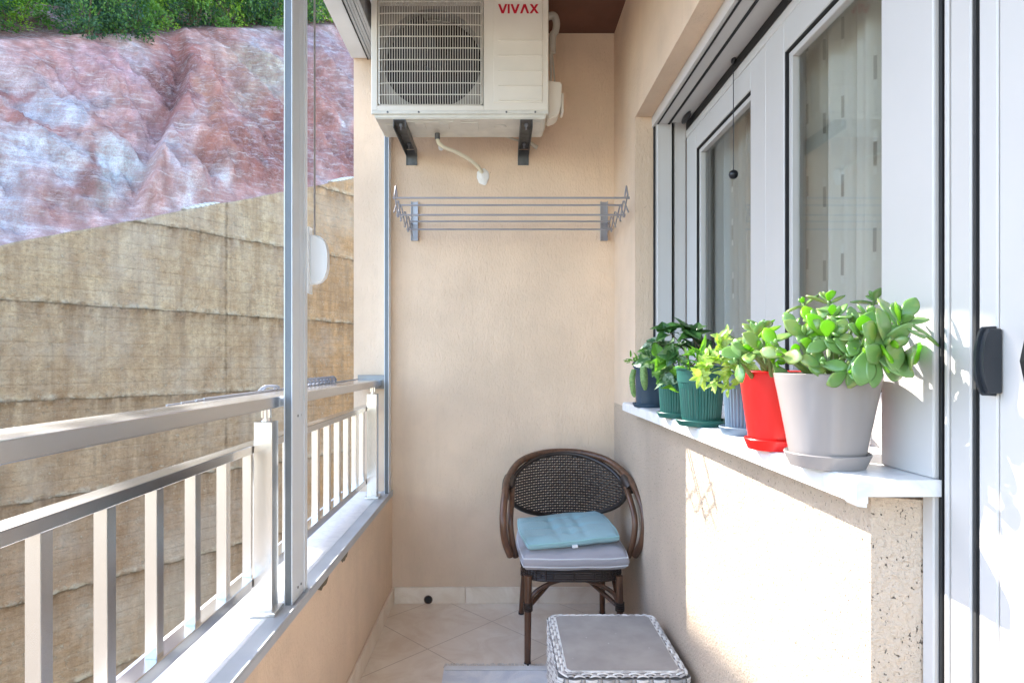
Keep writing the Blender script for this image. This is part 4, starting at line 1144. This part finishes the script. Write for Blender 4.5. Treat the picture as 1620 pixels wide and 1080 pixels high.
# ground between house and wall, terrain behind
gm = simple('earth_ground', (.22, .17, .12), .95, var=.3, sc=3, bump=.5)
bm = BM(); box(bm, -60, 60, -60, 90, -3.6, -3.5); tag(link('ground', bm, gm), 'earth ground far below the balcony', None, None, 'structure')

# rock face
def dc(a): return 2.09+.13*max(-6, min(6, a))
def ridge_line(d): # a as a function of d along the sharp ridge
    pts = [(0, -.80), (.48, -.45), (1.0, .02), (1.5, .40), (2.36, .80), (3.2, 1.0)]
    for (d0, a0), (d1, a1) in zip(pts, pts[1:]):
        if d <= d1: return a0+(a1-a0)*(d-d0)/(d1-d0)
    return pts[-1][1]
PATCH = [ # a, d, ra, rd, rotation, colour, weight
 (-1.10, 1.25, .30, .35, 0, (.56, .58, .60), .9), (-1.25, .70, .34, .20, .3, (.62, .66, .68), .9), (-1.42, 1.7, .35, .25, 0, (.58, .57, .58), .7), (-.83, .45, .26, .34, .5, (.60, .65, .68), 1.0), (-1.5, .35, .25, .4, .2, (.58, .62, .64), .8),
 (-.35, 1.55, .45, .35, .4, (.55, .42, .44), .8), (-.10, 1.15, .22, .55, .5, (.54, .44, .45), .8), (.20, 1.40, .17, .50, .45, (.25, .085, .085), 1.0), (.42, 1.95, .16, .4, .2, (.36, .16, .15), .8),
 (-1.2, .95, .35, .07, .2, (.40, .20, .17), .9), (-1.0, .50, .07, .30, .5, (.30, .15, .12), .8), (-1.3, 1.45, .3, .06, .1, (.40, .17, .15), .8),
 (1.30, 1.55, .50, .40, .2, (.50, .48, .40), 1.0), (1.0, 1.0, .35, .3, .2, (.46, .42, .34), .7), (.92, .48, .38, .34, .2, (.26, .095, .07), .9), (.45, .25, .35, .25, 0, (.26, .10, .08), .9), (1.3, .85, .25, .22, 0, (.34, .13, .10), .8),
 (.20, .45, .20, .3, .3, (.40, .20, .13), .8), (.60, 1.75, .12, .6, .15, (.50, .25, .20), .9), (.05, .22, .06, .12, 0, (.66, .66, .64), .9), (.35, 1.0, .10, .35, .2, (.50, .34, .24), .8), (-.28, .20, .09, .12, .8, (.75, .72, .66), .9),
 (2.6, 2.0, .9, .5, 0, (.42, .38, .42), .9), (1.95, .62, .34, .07, -.7, (.62, .68, .72), 1.0), (1.9, .2, .5, .35, 0, (.26, .09, .075), 1.0), (2.2, 1.2, .5, .4, 0, (.36, .20, .17), .7), (3.0, 1.0, .4, .4, 0, (.40, .3, .3), .5)]
PAL = [(.56, .35, .29), (.66, .46, .41), (.70, .54, .50), (.72, .62, .60), (.64, .64, .66), (.62, .52, .46)]
def lerp(a, b, t): return tuple(x+(y-x)*t for x, y in zip(a, b))
def rockcol(a, d):
    wa = a+.22*fbm((a*1.6, d*1.6, 1), 4); wdd = d+.22*fbm((a*1.6, d*1.6, 9), 4)
    lay = 1 if a < -.7 else .35
    s = .5+.5*math.sin(13*(wdd*.9-wa*.15)+3*fbm((wa*1.2, wdd*1.2, 4), 4))
    s = s*.3*lay+(1-.3*lay)*(.5+.95*fbm((wa*1.9-wdd*.8, wdd*1.1, 14), 6)); s = max(0, min(.999, s))*(len(PAL)-2)
    c = lerp(PAL[int(s)], PAL[int(s)+1], s-int(s))
    for (pa, pd, ra, rd, ro_, col, wt) in PATCH:
        x, y = wa-pa, wdd-pd; x, y = x*math.cos(ro_)-y*math.sin(ro_), x*math.sin(ro_)+y*math.cos(ro_)
        q = (x/ra)**2+(y/rd)**2
        if q < 3: c = lerp(c, tuple(min(.8, k*1.2+.02) for k in col), wt*.9*math.exp(-q**1.6))
    v_ = 1+.32*fbm((a*9, d*7, 22), 5); return tuple(max(.02, min(.85, x*v_)) for x in c)
rk = M('red_and_blue_rock', (.4, .3, .3), .95, 0, .15)
va = rk.n('VertexColor'); va.layer_name = 'rock'
n1 = rk.noise(34, 9, .8, dist=.2); n2 = rk.noise(11, 9, .78, sc=(1, 1, 1.3), dist=.3); n3 = rk.noise(90, 6, .8)
crk = rk.vor(7, 'DISTANCE_TO_EDGE', sc=(1.6, 1.6, 1)); crk2 = rk.vor(24, 'DISTANCE_TO_EDGE', sc=(1.3, 1.3, 1))
c = rk.mix(rk.math('MULTIPLY', rk.ramp(n1, [(.36, 1.), (.56, 0.)]), .50), va.outputs[0], (.30, .15, .14))
c = rk.mix(rk.math('MULTIPLY', rk.ramp(n2, [(.50, 0.), (.68, 1.)]), .40), c, (.72, .67, .67))
c = rk.mix(rk.math('MULTIPLY', rk.ramp(n3, [(.46, 1.), (.54, 0.)]), .42), c, (.33, .19, .18))
c = rk.mix(rk.math('MULTIPLY', rk.math('MULTIPLY', rk.ramp(crk2, [(0., 1.), (.05, 0.)]), rk.ramp(n2, [(.40, 1.), (.52, 0.)])), .25), c, (.20, .09, .08))
stri = rk.noise(3.0, 9, .8, sc=(1.2, 1.2, 9), rot=(0, R(28), 0), dist=.4)
c = rk.mix(rk.math('MULTIPLY', rk.ramp(stri, [(.40, 1.), (.52, 0.)]), .38), c, (.32, .13, .10))
c = rk.mix(rk.math('MULTIPLY', rk.ramp(stri, [(.54, 0.), (.64, 1.)]), .38), c, (.80, .74, .70))
c = rk.mix(.04, c, (.80, .62, .50))
rk.col(c); rk.b.inputs['Specular IOR Level'].default_value = 0; rk.b.inputs['Roughness'].default_value = 1
hh_ = rk.math('ADD', rk.math('MULTIPLY', n1, 1.2), rk.math('MULTIPLY', n2, 1.5)); hh_ = rk.math('ADD', hh_, rk.math('MULTIPLY', rk.ramp(crk, [(0., 0.), (.12, 1.)]), .4)); hh_ = rk.math('ADD', hh_, rk.math('MULTIPLY', rk.ramp(crk2, [(0., 0.), (.2, 1.)]), .35))
rk.bump(hh_, .55, .035)
bm = BM(); cl_ = bm.loops.layers.color.new('rock') if hasattr(bm.loops.layers, 'color') else None
vals = []
As = [-14+ i*.5 for i in range(21)]; As = [a for a in As if a < -3.6]
As += [-3.6+.022*i for i in range(int(8.4/.022))]; As += [4.8+.4*i for i in range(20)]
Vs = [i/130 for i in range(131)]+[1+.12*i for i in range(1, 60)]
V = []; cols = {}
for vv in Vs:
    row = []
    for a in As:
        dcr = dc(a); d = vv*dcr
        q = min(vv, 1); zc = topz(a)+1.07*dcr*q - .02
        over = max(0, d-dcr)
        z = zc+over*.50 if a > -3 else zc+over*.45
        shade_bank = topz(0)+6.12-.6*(a+.02)-.0*d      # earth bank added further back, out of view, to cut off the low sun
        if over > 2.3 and a > -.50:
            z = z+(max(z, shade_bank+.12*(d-6))-z)*sstep(2.6, 3.75, over)*sstep(-.50, -.44, a)*(1-sstep(3.5, 6, a)*.5)
        hgt = 0
        if vv <= 1.3:
            f = sstep(0, .12, q)*(1-.7*sstep(.72, 1.0, q))*(1-sstep(1.0, 1.2, vv))
            rl_ = a-ridge_line(d)
            hgt += .20*sstep(-.05, .03, rl_)*math.exp(-max(0, rl_)/.7)-.10*sstep(-.5, -.05, rl_)*(1-sstep(-.05, .03, rl_))
            r2 = a-(-.10+.45*d); hgt += .07*sstep(-.03, .03, r2)*math.exp(-max(0, r2)/.4)*(1-sstep(1.0, 1.6, d))
            rr2 = 1-abs(noise.noise(Vector((a*1.1+.6*d, d*.35, 2))))*2
            hgt += .09*rr2-.11*noise.turbulence(Vector((a*1.9+.8*d, d*1.1, 2)), 4, True)-.085*noise.turbulence(Vector((a*6+.8*d, d*3.2, 7)), 4, True)+.10*fbm((a*.9, d*.9, 5), 3)+.075*fbm((a*3.6+d*1.4, d*2.6, 8), 5)
            rdg = noise.ridged_multi_fractal(Vector((a*2.6+d*1.1, d*1.9, 3)), 1, 2.1, 5, 1, 2); hgt += .030*rdg
            hgt += .02*fbm((a*16, d*16, 1), 3)
            hgt += .11*(1-abs(noise.noise(Vector((a*2.4+.9*d, d*.25, 12))))*3)*sstep(.05, .3, q)
            hgt *= f
        else: hgt = .25*fbm((a*.5, d*.5, 5), 3)*(1-sstep(1.5, 3, over))
        p = P0+AD*a+BK*(d+.02)+Vector((0, 0, z))
        p += (Vector((0, 0, .68))-BK*.73)*hgt if vv <= 1.3 else Vector((0, 0, hgt))
        v_ = bm.verts.new(p); row.append(v_)
        cols[v_] = rockcol(a, d) if vv <= 1.04 else (.07, .08, .03)
    V.append(row)
for j in range(len(Vs)-1):
    for i in range(len(As)-1):
        f = bm.faces.new((V[j][i], V[j][i+1], V[j+1][i+1], V[j+1][i]))
        for lp in f.loops: lp[cl_] = (*cols[lp.vert], 1)
hill = link('hillside', bm, rk.m, None, 'all'); tag(hill, 'red and pale blue rock face rising behind the retaining wall', None, None, 'structure')

# bushes
mb1 = leafmat('dark_bush_leaf', (.035, .095, .06), (.06, .15, .07), .6, .3, 0, 3)
mb2 = leafmat('green_bush_leaf', (.08, .19, .05), (.15, .30, .07), .6, .4, 0, 3)
mb3 = leafmat('yellow_green_bush_leaf', (.28, .46, .06), (.42, .58, .12), .6, .45, 0, 3)
def bush_mesh(seed, mats_w, n=4600, ls=.036):
    q = random.Random(seed); bm = BM()
    cl = []
    for k in range(34):
        a = q.uniform(0, 2*math.pi); r = q.uniform(.15, .95)**.6*.5; z = q.uniform(.08, 1)
        r *= (1-abs(z-.45)**2*1.5); cl.append((Vector((r*math.cos(a), r*math.sin(a), z)), q.uniform(.09, .2), q.choices(range(len(mats_w)), mats_w)[0]))
    for i in range(n):
        c, rad, mi = cl[q.randrange(len(cl))]
        v_ = Vector((q.gauss(0, 1), q.gauss(0, 1), q.gauss(0, 1))); v_.normalize(); p = c+v_*rad*q.uniform(.5, 1.1)
        if p.z < .0: p.z = .02
        d = (v_+Vector((0, 0, .5))+Vector((q.uniform(-.6, .6), q.uniform(-.6, .6), q.uniform(-.6, .6))))
        flat_leaf(bm, p, d, Vector((q.uniform(-1, 1), q.uniform(-1, 1), 1)), ls*q.uniform(.7, 1.5), ls*.75, mi, seg=2)
    return bm
def trunk_bm(seed):
    q = random.Random(seed); bm = BM()
    for k in range(7):
        a = q.uniform(0, 6.3); e = Vector((.38*math.cos(a)*q.uniform(.4, 1), .38*math.sin(a)*q.uniform(.4, 1), q.uniform(.6, .9)))
        tube(bm, spline([(0, 0, -.1), (e.x*.3, e.y*.3, .3), e], 4), [.02-.015*i/8 for i in range(9)], 5)
    return bm
protos = []
for s_, wts in ((1, (6, 3, 0)), (2, (3, 5, 1)), (3, (1, 4, 4))):
    bm = bush_mesh(s_, wts); me = link('foliage', bm, [mb1, mb2, mb3]); me2 = link('trunk', trunk_bm(s_+20), m_stem)
    protos.append((me, me2))
used = set()
# a (along), d (behind), height, width, kind
BUSH = [(-1.25, 2.75, .62, .9, 1, 'low green bush on the cliff edge at the left border'), (-.85, 2.7, .6, .8, 2, 'low pale bush on the cliff edge near the left border'), (-1.6, 2.9, .6, .9, 0, 'low dark bush on the cliff edge cut by the left border'), (-.95, 3.9, .85, 1.3, 0, 'blue green bush at the far left of the cliff top'), (-1.15, 4.4, 1.0, 1.5, 2, 'pale yellowish bush at the left of the cliff top'), (-1.9, 4.6, 1.3, 1.6, 1, 'green bush leaving the picture at the left above the cliff'),
 (-.36, 2.1, .92, .85, 0, 'big dark bush hanging over the cliff edge left of the ridge'), (.0, 2.2, .95, .9, 0, 'dark bush right beside the big overhanging one'), (.35, 2.6, .9, .9, 2, 'sunlit yellow green bush above the sharp ridge'), (.75, 2.7, .95, 1.0, 0, 'dark bush directly above the sharp ridge'),
 (1.15, 2.7, 1.1, .9, 1, 'mid green bush right of the sharp ridge'), (1.55, 2.7, 1.2, 1.0, 2, 'yellow green bush above the cream coloured rock'), (1.95, 2.75, 1.2, 1.0, 0, 'dark bush just left of the blind guide'), (2.4, 2.8, 1.3, 1.1, 1, 'green bush seen behind the blind guide'),
 (2.95, 2.8, 1.3, 1.0, 0, 'dark green bush between blind guide and beam'), (3.35, 3.1, 1.6, 1.2, 2, 'bright lime bush touching the white beam'), (3.9, 3.0, 1.4, 1.2, 0, 'dark bush half hidden by the white beam'),
 (.3, 4.2, 1.25, 1.6, 1, 'taller bush behind the dark overhanging bush'), (1.2, 4.4, 1.9, 1.8, 0, 'taller dark bush behind the ridge'), (2.2, 4.5, 2.1, 1.9, 1, 'taller green bush behind the cream rock'), (-.2, 4.4, 1.15, 1.1, 0, 'taller dark bush second row above the left rock')]
def hill_z(a, d):
    dcr = dc(a); return topz(a)+1.07*min(d, dcr)+max(0, d-dcr)*.5
for i, (a, d, hh, wd_, k, lab) in enumerate(BUSH):
    g = empty('bush', lab, 'bush', 'bushes along the cliff top'); p = P0+AD*a+BK*d; g.location = (p.x, p.y, hill_z(a, d)-.12)
    g.rotation_euler = (0, 0, i*1.3); g.scale = (wd_, wd_, hh)
    for q in protos[k]:
        if q in used: o = q.copy(); C.objects.link(o)
        else: o = q; used.add(q)
        o.parent = g
bm = bush_mesh(9, (0, 1, 0), 260, .12)
tu = link('shrub_tuft', bm, mb2)
tu.data.materials.append(mb2); tu.data.materials.append(mb2)
pp = P0+AD*2.15+BK*2.28; tu.location = (pp.x-.0, pp.y, hill_z(2.15, 2.28)+.04); tu.scale = (.2, .2, .16)
tag(tu, 'tiny green tuft growing alone on the rock just left of the blind guide', 'plant')

# unseen tree added left of and above the frame to shade the door
g = empty('added_shade_tree', 'tall leafy tree added out of view beyond the left edge to shade the door', 'tree')
g.location = (-6.45, 6.26, hill_z(-2.2, 4.2)-.1)
tz = 8.65-g.location.z
bm = BM(); q = random.Random(31)
for i in range(5200):
    v_ = Vector((q.gauss(0, 1), q.gauss(0, 1), q.gauss(0, 1))).normalized()*q.uniform(.1, 1)**.5
    p = Vector((v_.x*.62, v_.y*.62, tz+v_.z*1.15))*1
    flat_leaf(bm, p, v_+Vector((q.uniform(-.6, .6), q.uniform(-.6, .6), q.uniform(-.6, .6))), Vector((q.uniform(-1, 1), q.uniform(-1, 1), 1)), .14*q.uniform(.7, 1.4), .07, q.choice((0, 1)), seg=2)
link('crown', bm, [mb1, mb2], g)
bm = BM(); tube(bm, [(0, 0, 0), (.03, .02, tz*.5), (0, 0, tz+.6)], [.11, .08, .03], 8)
for k in range(8):
    a = k*2.2; tube(bm, [(0, 0, tz-.9+.18*k), (.4*math.cos(a), .4*math.sin(a), tz-.6+.2*k)], [.03, .01], 5)
link('trunk', bm, m_stem, g, True)
